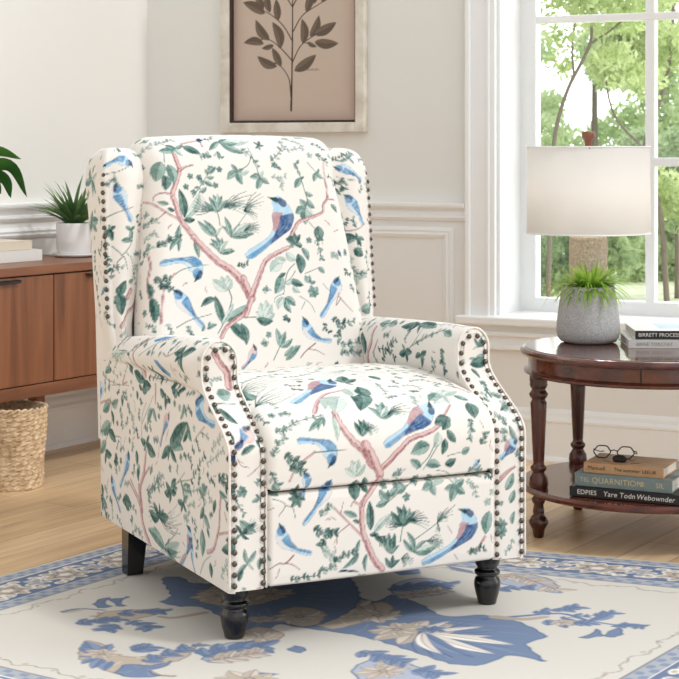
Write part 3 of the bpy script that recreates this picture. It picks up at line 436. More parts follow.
['L',[291,805],[307,813],0.5,1,0],['L',[291,805],[294,781],0.5,1,0],['L',[291,805],[278,812],0.5,1,0],['L',[316,778],[287,776],0.4,1,0],['T',[[339,765],[314,743],[301,708]],2.5,1.6,0],
['T',[[314,743],[287,777],[289,819]],2,1.5,0],['T',[[314,743],[330,723],[323,702]],2.2,1.4,0],['T',[[303,750],[285,728],[276,686]],2,1.3,0],['L',[325,650],[309,684],0.55,2,0],
['L',[325,650],[328,670],0.55,2,0],['L',[325,650],[340,629],0.55,2,0],['L',[325,650],[308,625],0.55,1,0],['L',[325,650],[320,604],0.55,2,0],['L',[298,680],[279,686],0.6,1,0],
['B',[[321,577],[294,610],[263,626]],9,6,0],['B',[[300,645],[288,659]],14,12,0],['B',[[278,623],[255,657]],4,3,0],['L',[440,924],[470,960],0.34,1,0],['L',[440,924],[500,909],0.34,1,0],
['L',[440,924],[410,889],0.34,1,0],['L',[440,924],[398,946],0.34,0,0],['L',[440,924],[433,882],0.34,1,0],['L',[438,846],[455,796],0.35,1,0],['L',[452,820],[503,786],0.35,1,0],
['L',[452,820],[409,798],0.35,1,0],['L',[452,820],[394,826],0.35,1,0],['P',[[398,644],[380,666],[355,671],[370,653]],'blue'],['S',[[426,754],[441,718],[412,678]],13,1,5],
['S',[[446,683],[427,649],[410,601]],13,2,5],['S',[[346,688],[337,716],[315,715]],11,1,4],['S',[[356,793],[354,744],[345,709]],12,2,6],['S',[[267,721],[275,700],[273,672]],10,0,4],
],
'wingr':[
['S',[[246,980],[280,996],[327,1003]],12,2,7],['L',[296,988],[266,977],0.3,1,0],['L',[296,988],[312,969],0.3,1,0],['L',[296,988],[322,999],0.3,1,0],['D',[259,956],[294,947],[332,914],0.38,0,-1],
['T',[[259,928],[292,920],[330,916]],2,1.4,0],['S',[[250,906],[263,913],[279,913]],12,2,4],['S',[[249,887],[265,891],[276,898]],12,2,4],['D',[283,876],[303,842],[327,804],0.42,0,1],
['T',[[266,788],[301,792],[336,807]],2.6,1.6,1],['L',[300,771],[267,779],0.42,2,0],['L',[300,771],[268,755],0.42,2,0],['L',[300,771],[311,748],0.42,2,0],['L',[300,771],[325,766],0.42,1,0],
['L',[300,771],[301,784],0.42,2,0],['L',[294,745],[318,726],0.75,2,0],['T',[[300,767],[305,741]],1.6,1.2,0],['L',[294,674],[269,668],0.5,0,0],['L',[294,674],[287,689],0.5,0,0],
['L',[294,674],[306,666],0.5,0,0],['L',[294,674],[293,652],0.5,0,0],['L',[294,674],[324,684],0.5,0,0],['S',[[279,697],[303,681],[328,681]],12,1,5],['L',[302,585],[336,604],0.65,1,0],
['S',[[336,740],[330,718],[337,688]],9,1,3],['L',[276,645],[300,630],0.4,1,0],['S',[[334,636],[328,617],[336,599]],9,2,3],],
'rarm':[
['B',[[556,577],[564,540],[592,505],[588,469]],8,11,0],['B',[[564,508],[530,544]],4,3,0],['L',[615,561],[608,500],0.42,2,0],['L',[361,598],[434,585],0.3,2,0],['L',[361,598],[394,575],0.3,2,0],
['L',[361,598],[340,573],0.3,2,0],['L',[361,598],[304,600],0.3,1,0],['L',[361,598],[277,593],0.3,2,0],['L',[361,598],[340,611],0.3,2,0],['L',[361,598],[390,606],0.3,2,0],
['S',[[517,495],[479,528],[434,553]],15,2,8],['S',[[533,522],[479,521],[449,503]],13,2,6],['L',[394,523],[427,516],0.5,2,0],['L',[394,523],[390,499],0.5,2,0],['L',[394,523],[361,526],0.5,2,0],
['L',[394,523],[405,542],0.5,1,0],['L',[318,524],[347,514],0.42,2,0],['L',[318,524],[318,493],0.42,2,0],['L',[318,524],[290,534],0.42,2,0],['L',[318,524],[304,512],0.42,1,0],
['T',[[390,523],[340,556],[326,591]],2,1.4,0],['T',[[361,540],[284,568],[229,594]],2,1.3,0],['S',[[340,549],[284,572],[229,590]],12,1,5],['L',[229,587],[188,578],0.4,1,0],
['S',[[208,543],[222,521],[208,496]],15,2,6],['S',[[761,513],[710,533],[660,531]],14,1,7],['S',[[795,487],[727,487],[652,502]],14,1,7],['S',[[778,459],[710,474],[628,476]],13,1,7],
['L',[502,589],[548,588],0.5,1,0],['L',[502,589],[464,589],0.5,1,0],['L',[502,589],[487,608],0.5,1,0],['L',[502,589],[517,570],0.5,0,0],['S',[[297,601],[242,609],[175,612]],11,0,4],
['S',[[710,563],[644,558],[628,585]],12,2,4],['L',[156,502],[149,487],0.6,1,0],['S',[[270,522],[256,504],[277,485]],11,1,4],['L',[149,588],[130,577],0.5,1,0],],
'afl':[
['B',[[317,574],[303,549],[288,530],[288,503]],12,14,0],['L',[320,491],[290,491],0.7,1,0],['T',[[329,475],[290,473]],1.8,1.2,0],['L',[330,467],[306,441],0.35,2,0],
['D',[290,431],[303,416],[331,398],0.62,2,1],['L',[326,590],[335,567],0.4,2,0],['L',[307,581],[268,587],0.3,1,0],['L',[274,408],[277,379],0.4,2,0],['L',[282,411],[275,394],0.4,2,0],
['L',[333,428],[334,408],0.45,2,0],['L',[320,387],[287,402],0.3,2,0],['L',[332,400],[309,413],0.4,3,0],['R',[318,314],12,6,1],['L',[281,299],[297,291],0.5,1,0],['L',[281,299],[288,305],0.5,1,0],
['L',[281,299],[275,286],0.5,1,0],['L',[323,256],[288,229],0.35,1,0],['L',[320,229],[332,248],0.3,2,0],['L',[320,229],[288,249],0.3,2,0],['L',[320,229],[304,218],0.3,2,0],
['L',[320,229],[332,218],0.3,1,0],['K',[320,229],[[281,243],[288,255]],1],['L',[307,169],[329,148],0.3,1,0],['L',[307,169],[313,199],0.3,1,0],['L',[307,169],[288,193],0.3,1,0],
['L',[307,169],[294,156],0.3,0,0],['L',[278,178],[281,154],0.4,1,0],['L',[326,136],[316,158],0.4,2,0],['S',[[332,300],[323,282],[313,269]],9,1,3],],
'afr':[
['L',[319,554],[307,573],0.3,1,0],['L',[319,554],[331,577],0.3,1,0],['L',[319,554],[341,560],0.3,1,0],['L',[319,554],[304,549],0.3,0,0],['L',[296,516],[340,514],0.5,2,0],
['L',[310,528],[295,529],0.4,1,0],['L',[310,528],[344,531],0.4,1,0],['L',[295,507],[307,488],0.35,2,0],['L',[282,452],[292,445],0.5,1,0],['S',[[301,482],[308,468],[292,456]],11,1,4],
['L',[307,459],[332,454],0.35,1,0],['R',[323,437],10,5,0],['K',[305,429],[[335,436],[334,428]],1],['L',[286,396],[301,384],0.4,1,0],['D',[319,373],[301,348],[282,331],0.6,3,1],
['B',[[282,292],[301,304],[319,310]],4,3,0],['L',[307,400],[325,367],0.3,1,0],['S',[[282,391],[294,380],[291,370]],9,1,4],['L',[296,263],[315,298],0.45,1,0],['L',[307,234],[318,261],0.5,1,0],
['B',[[280,283],[299,299],[318,312]],5,3,0],['R',[283,188],18,8,1],['R',[286,172],14,7,1],['L',[312,188],[318,215],0.4,1,0],['L',[307,133],[304,145],0.4,1,0],['S',[[312,156],[307,138],[296,130]],9,0,3],
],
'rug':[
['P',[[520,507],[607,506],[648,458],[761,548],[856,602],[856,534],[946,572],[1047,641],[1112,598],[1195,611],[1302,688],[1295,750],[1381,839],[1308,832],[1294,910],[1237,933],[1130,899],[1001,858],[920,855],[843,859],[754,849],[664,821],[556,710]],'rb'],
['P',[[761,709],[780,643],[847,662],[890,666],[930,750],[908,837],[845,823],[803,821]],'rt'],['R',[751,704],60,9,5],['R',[759,654],60,9,5],['R',[801,643],60,9,5],
['R',[852,660],60,9,5],['R',[925,700],60,9,5],['R',[833,724],60,9,5],['R',[1059,778],85,10,5],['R',[1019,776],60,8,5],['K',[1069,773],[[1209,745],[1286,772],[1296,831],[1268,866],[1232,886],[1186,890],[1197,682],[1107,656],[1136,830]],6],
['L',[1074,770],[1208,732],0.16,7,0],['L',[1074,770],[1277,768],0.16,7,0],['L',[1074,770],[1277,840],0.16,7,0],['L',[1074,770],[1237,875],0.16,6,0],['L',[1074,770],[1190,887],0.16,7,0],
['L',[1074,770],[1158,678],0.16,7,0],['L',[1074,770],[1077,671],0.16,7,0],['P',[[864,625],[872,594],[918,625],[938,678],[908,673]],'rt'],['R',[1077,745],30,7,6],
['P',[[823,492],[805,403],[842,360],[910,388],[948,469],[918,525],[876,535]],'rbl'],['S',[[834,498],[860,437],[912,399]],46,6,12],['S',[[871,537],[905,491],[928,450]],40,5,9],
['P',[[734,330],[754,253],[807,327],[774,362]],'rb'],['P',[[812,226],[893,253],[909,277],[852,266]],'rb'],['P',[[961,265],[1005,233],[1084,257],[1163,365],[1112,361],[1058,358],[977,320]],'rbl'],
['S',[[964,283],[1026,272],[1148,344]],44,5,12],['S',[[1007,412],[1033,387],[1089,343]],34,6,7],['T',[[1129,629],[1185,571],[1246,521],[1322,548],[1405,555]],14,6,2],
['S',[[1192,537],[1232,492],[1251,457]],34,6,7],['S',[[1244,586],[1293,586],[1328,559]],34,6,8],['S',[[1263,552],[1312,504],[1332,470]],30,6,6],['L',[1322,548],[1332,470],0.4,6,0],
['L',[1380,567],[1428,530],0.35,6,0],['S',[[1380,567],[1406,545],[1436,545]],26,6,5],['P',[[1363,666],[1365,630],[1366,597],[1398,636],[1390,648],[1377,664]],'rb'],
['P',[[1400,634],[1388,600],[1401,571],[1427,612],[1417,639]],'rb'],['R',[1279,583],26,6,5],['T',[[1140,603],[1198,594],[1229,559]],26,18,3],['P',[[1106,1060],[1089,1008],[1109,963],[1174,968],[1253,1016],[1246,1077],[1177,1117]],'rbl'],
['R',[1155,1032],50,8,5],['R',[1143,986],34,7,5],['S',[[1047,946],[1105,956],[1161,967]],40,6,8],['S',[[1199,1006],[1226,992],[1257,1002]],40,6,5],['P',[[466,826],[450,770],[333,642],[357,604],[415,642],[458,617],[432,561],[450,427],[555,341],[684,425],[830,619],[869,790],[839,853],[793,857],[809,981],[750,950],[651,868],[564,820],[528,841]],'rb'],
['P',[[500,751],[476,624],[547,613],[631,622],[665,709],[636,777],[569,791]],'rt'],['K',[570,684],[[500,751],[467,687],[561,780],[476,624],[618,602],[665,709]],7],
['R',[547,669],60,9,5],['R',[597,685],60,9,5],['R',[541,716],60,9,5],['R',[626,652],60,9,5],['P',[[733,772],[745,716],[814,726],[862,817],[826,851]],'rt'],['R',[793,786],60,9,5],
['R',[734,844],34,7,5],['P',[[767,940],[769,893],[846,915],[865,990],[831,1010]],'rt'],['R',[815,956],50,8,5],['T',[[604,857],[577,923],[545,932]],20,14,3],['P',[[358,920],[336,873],[351,852],[371,895],[405,916],[388,938]],'rb'],
['P',[[360,864],[372,839],[378,824],[395,869],[425,899],[409,904]],'rb'],['T',[[344,1008],[358,968],[412,949]],9,6,2],['L',[350,1015],[364,958],0.3,5,0],['R',[452,990],40,7,5],
['P',[[434,1002],[428,944],[514,876],[527,943],[492,1015]],'rt'],['S',[[437,1070],[460,1025],[487,993]],34,6,8],['S',[[505,1031],[515,1058],[521,1082]],34,6,5],['S',[[522,986],[565,1008],[584,1015]],36,6,6],
['S',[[460,960],[492,915],[527,893]],34,6,7],['L',[522,1035],[512,1079],0.3,6,0],['P',[[571,1216],[542,1161],[560,1158],[622,1170],[619,1189],[680,1208],[735,1153],[746,1075],[746,1062],[789,1160],[765,1234],[813,1261],[846,1258],[742,1307],[666,1279],[619,1270]],'rt'],
['L',[624,1224],[545,1168],0.42,6,0],['L',[624,1224],[564,1208],0.42,6,0],['L',[631,1232],[606,1258],0.42,6,0],['L',[644,1240],[646,1292],0.42,6,0],['L',[655,1245],[682,1304],0.42,6,0],
['L',[629,1200],[601,1154],0.42,6,0],['L',[683,1248],[711,1301],0.42,6,0],['P',[[737,1299],[718,1245],[761,1229],[780,1185],[793,1224],[782,1254],[823,1273],[780,1308]],'rb'],
['S',[[665,1168],[671,1152],[676,1136]],38,6,6],['R',[632,1219],40,7,5],['S',[[735,1214],[743,1148],[748,1070]],36,6,8],['P',[[818,1142],[787,1079],[791,1022],[841,992],[880,1011],[897,1066],[889,1118],[855,1150]],'rbl'],
['S',[[811,1126],[820,1059],[867,1010]],54,6,12],['S',[[836,1142],[860,1096],[884,1049]],46,5,10],['P',[[917,1001],[917,972],[946,984],[952,1013],[936,1014]],'rb'],
['P',[[939,1182],[945,1160],[1002,1143],[989,1187]],'rb'],['R',[974,1197],60,8,5],],
}
# ------------------------------------------------------------------ materials used
M_wall = mat('painted_wall', (.915, .91, .89), .7, .05, 300)
M_wains = mat('painted_wainscot', (.93, .925, .915), .6, .04, 300)
M_trim = mat('white_trim_paint', (.955, .96, .96), .4)
M_white = mat('white_ceramic', (.93, .925, .92), .25)
M_black = mat('black_lacquer_wood', (.07, .07, .075), .22, coat=.4)
M_steel = mat('dark_bronze_metal', (.40, .37, .34), .26, metal=1)
M_dark = mat('flat_black', (.03, .03, .03), .9)
M_walnut = wood('walnut_veneer', (.41, .24, .145), (.61, .39, .25), .38, (22, 22, 1.6))
M_walnut_h = wood('walnut_edge', (.40, .235, .15), (.58, .37, .24), .38, (2, 2, 30), (0, 0, 0))
M_mahog = wood('mahogany', (.24, .10, .06), (.42, .195, .12), .16, (4, 26, 26), coat=.5)
M_mahog_leg = wood('mahogany_turned', (.22, .095, .06), (.38, .17, .105), .25, (26, 26, 4), coat=.25)
M_fabric = attr_mat('printed_linen', .85, .12, 900, .2, 0)
M_rug = attr_mat('woven_rug', .95, .3, 500, .1, 0)
M_art = attr_mat('printed_canvas', .8, .1, 600, .2)

# ------------------------------------------------------------------ camera
cam = bpy.data.cameras.new('camera'); cam.sensor_width = 36; cam.lens = 36 * 1700 / 679
cam.shift_y = -(339.5 - 150) / 679; cam.clip_end = 200
cam.dof.use_dof = True; cam.dof.focus_distance = 3.75; cam.dof.aperture_fstop = 20
co = bpy.data.objects.new('camera', cam); co.location = (0, 0, 1); co.rotation_euler = (PI / 2, 0, 0); COL.objects.link(co)
bpy.context.scene.camera = co

# ------------------------------------------------------------------ room frame of reference
K0 = np.array([-.691, 6.115])                      # the room corner on the floor
DB = np.array([.903, -.429]); DB /= np.hypot(*DB)  # along the back wall, to the right
NB = np.array([-DB[1], DB[0]])                     # outwards through the back wall
DL = np.array([-.555, -.832]); DL /= np.hypot(*DL) # along the left wall, towards the camera
NL = np.array([DL[1], -DL[0]]) * -1                # into the room
if NL[0] < 0: NL = -NL
def BW(v): p = K0 + DB * v[0] + NB * v[1]; return Vector((p[0], p[1], v[2]))   # (along, outwards, up)
def LW(v): p = K0 + DL * v[0] + NL * v[1]; return Vector((p[0], p[1], v[2]))   # (along, into room, up)
def struct(o, label=None):
    o['kind'] = 'structure'
    return o
# floor
m, nt, b = newmat('oak_planks')
tc = nt.nodes.new('ShaderNodeTexCoord'); mp = nt.nodes.new('ShaderNodeMapping'); mp.inputs['Rotation'].default_value = (0, 0, -math.atan2(-DL[1], -DL[0]))
nt.links.new(tc.outputs['Object'], mp.inputs['Vector'])
br = nt.nodes.new('ShaderNodeTexBrick'); br.offset = .37; br.inputs['Scale'].default_value = 1; br.inputs['Brick Width'].default_value = 1.35; br.inputs['Row Height'].default_value = .125
br.inputs['Mortar Size'].default_value = .0012; br.inputs['Mortar Smooth'].default_value = .3; br.inputs['Bias'].default_value = 0
br.inputs['Color1'].default_value = lin((.915, .805, .65)); br.inputs['Color2'].default_value = lin((.855, .74, .58)); br.inputs['Mortar'].default_value = lin((.50, .37, .26))
nt.links.new(mp.outputs['Vector'], br.inputs['Vector'])
mp2 = nt.nodes.new('ShaderNodeMapping'); mp2.inputs['Scale'].default_value = (1.6, 22, 1); nt.links.new(mp.outputs['Vector'], mp2.inputs['Vector'])
nz = nt.nodes.new('ShaderNodeTexNoise'); nz.inputs['Scale'].default_value = 1.4; nz.inputs['Detail'].default_value = 7; nz.inputs['Distortion'].default_value = .8; nt.links.new(mp2.outputs['Vector'], nz.inputs['Vector'])
rp = nt.nodes.new('ShaderNodeValToRGB'); rp.color_ramp.elements[0].position = .3; rp.color_ramp.elements[1].position = .75; rp.color_ramp.elements[0].color = (.72, .66, .6, 1); rp.color_ramp.elements[1].color = (1.1, 1.1, 1.1, 1)
nt.links.new(nz.outputs['Fac'], rp.inputs['Fac'])
mx = nt.nodes.new('ShaderNodeMix'); mx.data_type = 'RGBA'; mx.blend_type = 'MULTIPLY'; mx.inputs[0].default_value = .85
nt.links.new(br.outputs['Color'], mx.inputs[6]); nt.links.new(rp.outputs['Color'], mx.inputs[7]); nt.links.new(mx.outputs[2], b.inputs['Base Color'])
b.inputs['Roughness'].default_value = .38
M_floor = m
fl = MB(); q = [BW((-.25, .3, 0)), BW((4.2, .3, 0)), BW((4.2, -6.5, 0)), LW((6.6, -.1, 0))]
fl.add([(p.x, p.y, 0) for p in q] + [(p.x, p.y, -.1) for p in q], [(3, 2, 1, 0), (4, 5, 6, 7), (0, 1, 5, 4), (1, 2, 6, 5), (2, 3, 7, 6), (3, 0, 4, 7)])
struct(fl.build('floor', M_floor))
# walls
WH = 2.6; WT = .30; OL, OR_, OB, OT = 1.332, 2.24, .455, 2.02
w = MB()
w.box(-.3, OL, 0, WT, 0, WH, M=BW); w.box(OR_, 4.2, 0, WT, 0, WH, M=BW); w.box(OL, OR_, 0, WT, 0, OB, M=BW); w.box(OL, OR_, 0, WT, OT, WH, M=BW)
struct(w.build('wall_back', M_wall))
struct(MB().box(-.05, 6.5, -.2, 0, 0, WH, M=LW).build('wall_left', M_wall))
def ext(MBo, prof, x0, x1, M, sgn):
    """a moulding profile (depth, height) run along a wall"""
    n = len(prof); v = [M((x0, sgn * d, z)) for d, z in prof] + [M((x1, sgn * d, z)) for d, z in prof]
    f = [(i, (i + 1) % n, (i + 1) % n + n, i + n) for i in range(n)] + [tuple(range(n)), tuple(range(2 * n - 1, n - 1, -1))]
    return MBo.add(v, f)
rail = [(0, .765), (.012, .767), (.014, .772), (.02, .776), (.02, .784), (.012, .788), (.012, .798), (.024, .806), (.034, .812), (.036, .818), (.036, .824), (0, .826)]
base = [(0, 0), (.026, 0), (.026, .006), (.022, .014), (.016, .018), (.016, .125), (.020, .129), (.020, .136), (.014, .146), (.012, .158), (.006, .168), (0, .172)]
wp = [(0, .0), (.004, 0), (.004, .768), (0, .768)]
struct(ext(MB(), wp, 0, OL - .101, BW, -1).build('trim_1', M_wains)); struct(ext(MB(), wp, 0, 6.4, LW, 1).build('trim_2', M_wains))
struct(ext(MB(), [(0, 0), (.004, 0), (.004, .36), (0, .36)], OL - .101, OR_ + .101, BW, -1).build('trim_3', M_wains))
struct(ext(MB(), rail, 0, OL - .101, BW, -1).build('trim_4', M_trim)); struct(ext(MB(), rail, 0, 6.4, LW, 1).build('trim_5', M_trim))
struct(ext(MB(), base, 0, 4.1, BW, -1).build('baseboard_back', M_trim)); struct(ext(MB(), base, 0, 6.4, LW, 1).build('baseboard_left', M_trim))
def panel_frame(x0, x1, z0, z1, M, sg, name):
    mb = MB(); pr = [(0, .003), (.006, .008), (.011, .013), (.018, .010), (.024, .012), (.032, .008), (.038, .003)]
    pr = [(0, 0)] + pr + [(.038, 0)]; n = len(pr); v = []
    for cx, cz, sx, sz in ((x0, z0, 1, 1), (x1, z0, -1, 1), (x1, z1, -1, -1), (x0, z1, 1, -1)):
        for o, d in pr: v.append(M((cx + sx * o, sg * (d + .004), cz + sz * o)))
    f = [(c * n + i, c * n + (i + 1) % n, ((c + 1) % 4) * n + (i + 1) % n, ((c + 1) % 4) * n + i) for c in range(4) for i in range(n)]
    return struct(mb.add(v, f).build(name, M_trim))
panel_frame(.12, OL - .147, .25, .745, BW, -1, 'trim_6')
panel_frame(.12, 1.5, .25, .745, LW, 1, 'trim_7')
# ------------------------------------------------------------------ window
win = bpy.data.objects.new('window_1', None); link(win); struct(win); tag(win, 'tall white painted window with panes, deep reveal and sill behind the side table', 'window')
c = MB()
def casing(x0, x1, z0, z1, vert=True):
    c.box(x0, x1, -.022, 0, z0, z1, .003, 2, BW)
    if vert:
        c.box(x0, x0 + .018, -.032, 0, z0, z1, .004, 2, BW); c.box(x1 - .03, x1 - .018, -.028, 0, z0, z1, .003, 2, BW)
casing(OL - .10, OL + .002, OB, OT + .1); casing(OR_ - .002, OR_ + .10, OB, OT + .1); casing(OL - .1, OR_ + .1, OT, OT + .1, False)
c.build('casing', M_trim, win)
j = MB(); j.box(OL - .005, OL + .012, .0, .29, OB, OT, 0, 2, BW); j.box(OR_ - .012, OR_ + .005, 0, .29, OB, OT, 0, 2, BW); j.box(OL, OR_, 0, .29, OT - .012, OT, 0, 2, BW)
j.build('jamb', M_trim, win)
s_ = MB(); s_.box(OL - .125, OR_ + .125, -.055, .21, OB - .022, OB + .006, .006, 3, BW); s_.box(OL - .1, OR_ + .1, -.018, 0, .362, OB - .02, .003, 2, BW)
s_.box(OL - .108, OR_ + .108, -.03, 0, .395, .412, .005, 2, BW); s_.box(OL - .108, OR_ + .108, -.026, 0, .352, .368, .005, 2, BW)
s_.build('sill', M_trim, win)
sa = MB(); y0, y1 = .20, .255
sa.box(OL + .005, OL + .066, y0, y1, OB, OT, .004, 2, BW); sa.box(OR_ - .066, OR_ - .005, y0, y1, OB, OT, .004, 2, BW)
sa.box(OL + .06, OR_ - .06, y0, y1, OB, .505, .004, 2, BW); sa.box(OL + .06, OR_ - .06, y0, y1, OT - .06, OT, .004, 2, BW)
sa.build('sash_frame', M_trim, win)
mu = MB(); xm = 1.786
mu.box(xm - .016, xm + .016, y0 + .006, y1 - .006, .50, OT - .05, .004, 2, BW)
mu.build('muntin', M_trim, win)
for zz, hh in ((.961, .028), (1.436, .024)):
    MB().box(OL + .06, OR_ - .06, y0 + .004, y1 - .004, zz - hh / 2, zz + hh / 2, .004, 2, BW).build('muntin', M_trim, win)
m, nt, b = newmat('window_glass'); nt.nodes.remove(b); out = nt.nodes['Material Output']
t = nt.nodes.new('ShaderNodeBsdfTransparent'); g = nt.nodes.new('ShaderNodeBsdfGlossy'); g.inputs['Roughness'].default_value = .02; mxs = nt.nodes.new('ShaderNodeMixShader'); mxs.inputs[0].default_value = .04
nt.links.new(t.outputs[0], mxs.inputs[1]); nt.links.new(g.outputs[0], mxs.inputs[2]); nt.links.new(mxs.outputs[0], out.inputs[0])
for xa, xb in ((OL + .064, xm - .014), (xm + .014, OR_ - .064)):
    for za, zb in ((.503, .949), (.973, 1.426), (1.446, OT - .058)):
        MB().box(xa, xb, .226, .23, za, zb, M=BW).build('pane', m, win)

# ------------------------------------------------------------------ garden outside
M_lawn = mat('lawn', (.80, .84, .70), .9, var=.3, vscale=3)
gp = [BW((-4, .32, -.1)), BW((9, .32, -.1)), BW((14, 40, -.1)), BW((-8, 40, -.1))]
lawn = MB().add([tuple(p) for p in gp] + [(p.x, p.y, -.3) for p in gp], [(0, 1, 2, 3), (7, 6, 5, 4), (0, 4, 5, 1), (1, 5, 6, 2), (2, 6, 7, 3), (3, 7, 4, 0)]).build('lawn', M_lawn)
lawn['kind'] = 'structure'
def leafmat(name, c0, c1, tr=.45):
    m, nt, b = newmat(name); nt.nodes.remove(b); out = nt.nodes['Material Output']
    tc = nt.nodes.new('ShaderNodeTexCoord'); n = nt.nodes.new('ShaderNodeTexNoise'); n.inputs['Scale'].default_value = 9; nt.links.new(tc.outputs['Object'], n.inputs['Vector'])
    r = nt.nodes.new('ShaderNodeValToRGB'); r.color_ramp.elements[0].position = .35; r.color_ramp.elements[1].position = .65
    r.color_ramp.elements[0].color = lin(c0); r.color_ramp.elements[1].color = lin(c1); nt.links.new(n.outputs['Fac'], r.inputs['Fac'])
    d = nt.nodes.new('ShaderNodeBsdfDiffuse'); t = nt.nodes.new('ShaderNodeBsdfTranslucent'); mx = nt.nodes.new('ShaderNodeMixShader'); mx.inputs[0].default_value = tr
    for q in (d, t): nt.links.new(r.outputs['Color'], q.inputs['Color'])
    nt.links.new(d.outputs[0], mx.inputs[1]); nt.links.new(t.outputs[0], mx.inputs[2]); nt.links.new(mx.outputs[0], out.inputs[0]); return m
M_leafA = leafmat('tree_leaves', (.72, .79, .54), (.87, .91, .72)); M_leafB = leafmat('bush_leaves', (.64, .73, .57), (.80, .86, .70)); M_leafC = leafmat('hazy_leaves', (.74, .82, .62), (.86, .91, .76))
M_bark = mat('bark', (.50, .45, .41), .9, .3, 60)
def leaf_mesh(n, blobs, size):
    """n leaves scattered in a crown made of ellipsoid clumps (x,y,z,rx,ry,rz)"""
    B = np.array(blobs); wt = B[:, 3] * B[:, 4] * B[:, 5]; k = rng.choice(len(B), n, p=wt / wt.sum())
    d = rng.normal(size=(n, 3)); d /= np.linalg.norm(d, axis=1)[:, None]; d *= (rng.random(n) ** .45)[:, None]
    c = B[k, :3] + d * B[k, 3:6]
    a = rng.normal(size=(n, 3)); a /= np.linalg.norm(a, axis=1)[:, None]; b_ = np.cross(a, rng.normal(size=(n, 3))); b_ /= np.linalg.norm(b_, axis=1)[:, None]
    s = size * (.6 + .8 * rng.random(n))[:, None]
    nn = np.cross(a, b_) * s * .12
    V = np.stack([c - a * s, c + b_ * s * .42 + nn, c + a * s, c - b_ * s * .42 + nn], 1).reshape(-1, 3)
    return V, np.arange(4 * n).reshape(-1, 4)
def tree(name, label, at, trunk, blobs, n, size, lm, group='trees seen through the window', cat='tree'):
    t = thing(name, label, cat, (at[0], at[1], -.1), 0, group)
    tb = MB()
    for pts, r0, r1 in trunk:
        P = spline(pts, 6); tb.tube(P, [r0 + (r1 - r0) * i / (len(P) - 1) for i in range(len(P))], 7)
    tb.build('trunk' if cat == 'tree' else 'stems', M_bark, t, True)
    V, F = leaf_mesh(n, blobs, size)
    mesh_obj('foliage', V, F, lm, t, False)
    return t
def blobs(n, cx, cy, cz, rx, ry, rz, s):
    o = []
    for _ in range(n):
        d = rng.normal(size=3); d /= np.linalg.norm(d); d *= rng.random() ** .4
        q = s * (.7 + .6 * rng.random()); o.append((cx + d[0] * rx, cy + d[1] * ry, cz + d[2] * rz, q, q, q * .8))
    return o
tree('leafy_tree', 'bright leafy tree with a curved bare branch, seen through the left panes', (1.0, 9.0),
     [([(.10, 0, 0), (.11, 0, .6), (.13, 0, 1.10), (.20, 0, 1.40), (.325, 0, 1.66), (.33, .0, 1.85), (.36, .1, 2.4)], .014, .007), ([(.24, 0, 1.5), (.24, .05, 1.66), (.28, .1, 1.9)], .007, .004), ([(.325, 0, 1.66), (.5, .1, 1.78), (.7, .1, 2.0)], .006, .004)],
     blobs(16, .42, .0, 1.85, .5, .4, .22, .12) + blobs(7, .5, .1, 1.52, .42, .3, .18, .10) + blobs(8, .3, .2, 2.2, .7, .4, .3, .2), 7500, .024, M_leafA)
tree('leafy_tree', 'light green leafy tree filling the upper right panes', (1.80, 10.6),
     [([(.25, 0, 0), (.2, 0, .7), (.1, 0, 1.1), (.25, 0, 1.6), (.3, 0, 2.4)], .020, .010), ([(.1, 0, 1.1), (-.1, 0, 1.35), (-.15, .1, 1.8)], .009, .005), ([(.2, 0, .75), (.05, 0, .95), (-.02, 0, 1.0)], .010, .005)],
     blobs(14, .2, .1, 1.95, .5, .4, .4, .15) + blobs(9, .25, .1, .72, .34, .3, .26, .13), 7800, .026, M_leafA)
tree('round_shrub', 'mid green round shrub seen through the right hand panes', (2.50, 12.6), [([(0, 0, 0), (0, 0, .8)], .02, .01)], blobs(18, 0, 0, .95, .38, .4, .40, .2), 8000, .032, M_leafB, 'shrubs seen through the window', 'shrub')
tree('round_shrub', 'pale green shrub low behind the table lamp', (1.70, 11.8), [([(0, 0, 0), (0, 0, .5)], .02, .01)], blobs(16, 0, 0, .50, .5, .3, .42, .17), 7000, .032, M_leafB, 'shrubs seen through the window', 'shrub')
tree('round_shrub', 'bushy pale shrub low in the far right pane', (2.85, 14.4), [([(0, 0, 0), (0, 0, .5)], .02, .01)], blobs(18, 0, 0, .30, .7, .3, .35, .2), 7000, .036, M_leafC, 'shrubs seen through the window', 'shrub')
tree('garden_tree', 'hazy pale tree furthest off beyond the shrubs', (3.0, 20.0), [([(0, 0, 0), (0, 0, 2.2)], .05, .03)], blobs(26, -.2, 0, 1.5, 1.9, .8, 1.2, .34), 12000, .055, M_leafC)

